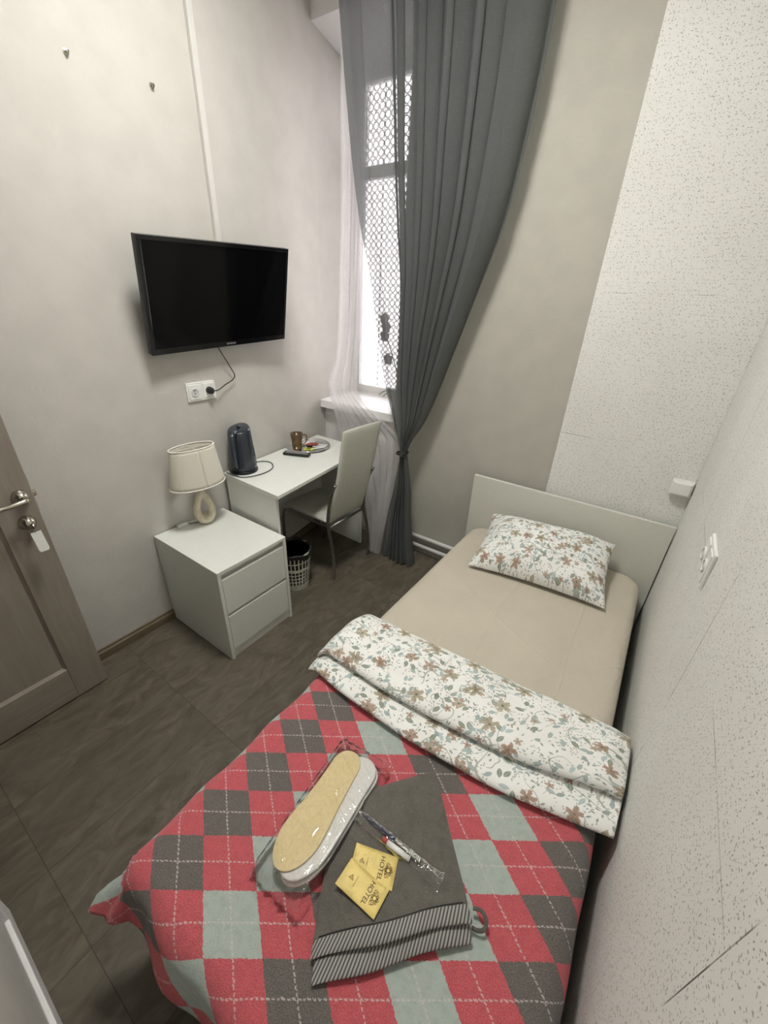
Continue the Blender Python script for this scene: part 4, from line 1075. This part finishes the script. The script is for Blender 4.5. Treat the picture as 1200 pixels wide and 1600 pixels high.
mb = MB(); mb.tube([(.0885*cos(-.9), .1405*sin(-.9), szb), (.0585*cos(-.9), .1125*sin(-.9), szt)], .0012, 6); mb.xf(so2).build('shade_seam', 'lampshade_cloth', lm)
# small white adapter behind the lamp
t = thing('power_adapter', (.03, .985, nh), 'flat white power adapter lying behind the lamp base', 'adapter')
mb = MB(); mb.box(-.013, .013, -.028, .028, 0, .012); ma = Matrix.Rotation(R_(-8), 4, 'Z'); ma.translation = Vector((.024, .945, nh)); mb.xf(ma).build('adapter_body', 'white_plastic', t, bevel=.003)
mb = MB(); mb.tube(spline([(.027, .972, nh+.006), (.032, .985, nh+.004), (.045, 1.0, nh+.0035), (.055, 1.02, nh+.0035)], 6), .002, 6); mb.build('lamp_cord', 'black_plastic', t, smooth=True)

# kettle
kc = Vector((.078, 1.335, dz))
kt_ = thing('electric_kettle', tuple(kc), 'dark blue electric kettle on the near end of the desk', 'kettle')
MB().lathe([(0, 0), (.078, 0), (.080, .004), (.078, .014), (.070, .019), (0, .019)], tuple(kc), 40).build('power_base', 'kettle_dark', kt_, smooth=False, bevel=.001)
kr = Matrix.Rotation(R_(-58), 4, 'Z'); kr.translation = kc     # handle towards the room
prof_k = [(0, .020), (.072, .020), (.078, .028), (.079, .06), (.0755, .11), (.070, .16), (.067, .205), (.063, .236), (.057, .247), (.038, .252), (0, .254)]
pk = spline([(r, 0, z) for r, z in prof_k], 4)
mb = MB(); vs = []; n = 40
for p in pk:
    for j in range(n):
        a = 2*pi*j/n; r = max(0, p.x); sp = .020*max(0, cos(a-pi))**6*max(0, (p.z-.13)/.12) if r > .02 else 0
        vs.append(((r+sp)*cos(a), (r+sp)*sin(a)*.95, p.z - .012*cos(a-pi)*max(0, (p.z-.2)/.06)*-1*(r/.05)))
mb.add(vs, [(i*n+j, i*n+(j+1) % n, (i+1)*n+(j+1) % n, (i+1)*n+j) for i in range(len(pk)-1) for j in range(n)])
mb.xf(kr).build('kettle_body', 'kettle_plastic', kt_, smooth=True)
mb = MB(); hp = spline([(.048, 0, .240), (.080, 0, .238), (.106, 0, .212), (.113, 0, .15), (.106, 0, .08), (.076, 0, .045)], 7)
mb.tube(hp, [.012]*6+[.0125]*(len(hp)-12)+[.010]*6, 14, flat=1.1); mb.xf(kr).build('handle', 'kettle_plastic', kt_, smooth=True)
mb = MB(); mb.box(-.012, .012, -.008, .008, .256, .263); mb.xf(kr).build('lid_button', 'kettle_dark', kt_, bevel=.002)
mb = MB(); ml = Matrix.Rotation(R_(-82), 4, 'Z'); ml.translation = kc; mb.lathe([(0, 0), (.009, 0), (.008, .0015), (0, .002)], (.0645, 0, .195), 20, sy=1, sx=.7, axis='x'); mb.xf(ml).build('logo_glare', 'logo_grey', kt_, smooth=False)  # pale oval: round logo with its small glare put into the colour
mb = MB(); mb.tube(spline([(kc.x-.04, kc.y+.07, dz+.006), (.03, 1.45, dz+.004), (.06, 1.50, dz+.004), (.12, 1.505, dz+.004), (.185, 1.45, dz+.004), (.205, 1.36, dz+.004), (.175, 1.27, dz+.004), (.11, 1.245, dz+.004), (.04, 1.245, dz+.004)], 8), .0032, 8)
mb.build('power_cord', 'cord_grey', kt_, smooth=True)

# tray
tc = Vector((.060, 1.878, dz))
tr = MB().lathe([(0, .001), (.125, .001), (.132, .004), (.140, .014), (.146, .016), (.148, .013), (.141, .010), (.133, 0), (0, 0)], tuple(tc), 64).build('serving_tray', 'chrome', smooth=True)
tag(tr, 'round silvery serving tray on the far end of the desk', 'tray')
zt_ = dz+.0025
mc = Vector((.035, 1.800, zt_))
mg = thing('mug', tuple(mc), 'brown smoked-glass mug standing on the silver tray', 'mug')
MB().lathe([(0, 0), (.029, 0), (.031, .004), (.034, .05), (.041, .105), (.0385, .105), (.031, .05), (.027, .012), (0, .010)], tuple(mc), 36).build('mug_body', 'smoked_glass', mg, smooth=True)
hd = Vector((.55, .83, 0)).normalized(); mb = MB(); mb.tube(spline([mc+hd*.036+Vector((0, 0, .090)), mc+hd*.060+Vector((0, 0, .088)), mc+hd*.066+Vector((0, 0, .06)), mc+hd*.052+Vector((0, 0, .03)), mc+hd*.033+Vector((0, 0, .028))], 6), .0048, 8)
mb.build('handle', 'smoked_glass', mg, smooth=True)
def packet(name, cx, cy, L, W_, ang, mat, label, cat, z=zt_, th=.003, grp=None, stripe=None):
    mt = Matrix.Rotation(R_(ang), 4, 'Z'); mt.translation = Vector((cx, cy, z+.001)); mb = MB()
    def P(u, v, s):
        f = (max(0, 1-abs(2*u-1)**4)*max(0, 1-abs(2*v-1)**4))**.5; return Vector(((u-.5)*L, (v-.5)*W_, th/2+s*(.0003+th/2*f)))
    mb.grid(lambda u, v: P(u, v, 1), 12, 8); mb.grid(lambda u, v: P(1-u, v, -1), 12, 8); o = mb.xf(mt).build(name, mat, smooth=True); tag(o, label, cat, grp)
    if stripe:
        s = MB(); s.grid(lambda u, v: P(.28+u*.44, .2+v*.6, 1)+Vector((0, 0, .0006)), 6, 6); s.xf(mt).build('printed_label', stripe, o, smooth=True)
    return o
packet('tea_packet', .105, 1.835, .062, .052, 35, 'packet_yellow', 'yellow-green tea packet on the tray in front of the mug', 'packet', stripe='packet_green')
packet('tea_packet', .055, 1.920, .075, .055, 60, 'packet_red', 'dark red packet in the middle of the silver tray', 'packet', z=zt_+.003)
packet('sugar_stick', .135, 1.895, .095, .018, 62, 'paper_white', 'white sugar stick on the tray, nearest of three to the remote control', 'sugar stick', grp='sugar sticks on the tray')
packet('sugar_stick', .120, 1.925, .095, .018, 48, 'paper_white', 'white sugar stick on the tray, middle one of three', 'sugar stick', grp='sugar sticks on the tray')
packet('sugar_stick', .110, 1.960, .080, .018, 40, 'paper_white', 'white sugar stick on the tray, nearest of three to the window', 'sugar stick', grp='sugar sticks on the tray')
packet('coffee_packet', .005, 1.895, .080, .05, 85, 'paper_white', 'pale foil packet on the tray behind the mug', 'packet', th=.006)
packet('coffee_packet', .000, 1.955, .075, .045, 30, 'logo_grey', 'silver-grey packet at the window end of the tray', 'packet', th=.005)
# remote control
ra = Vector((.045, 1.672, 0)); rb = Vector((.205, 1.742, 0)); rd = (rb-ra).normalized(); mt = Matrix.Rotation(math.atan2(rd.y, rd.x), 4, 'Z'); mt.translation = Vector((*((ra+rb)/2).to_2d(), dz))
rl = .175
rm = thing('remote_control', tuple(mt.translation), 'black remote control on the desk in front of the tray', 'remote control')
MB().box(-rl/2, rl/2, -.022, .022, .001, .018).xf(mt).build('remote_body', 'black_plastic', rm, bevel=.006, seg=3)
mb = MB()
for i in range(11):
    for j in (-1, 0, 1): mb.lathe([(0, 0), (.0038, 0), (.0035, .0015), (0, .002)], (-rl/2+.022+i*.0132, j*.0125, .018), 8)
mb.xf(mt).build('buttons', 'logo_grey', rm)
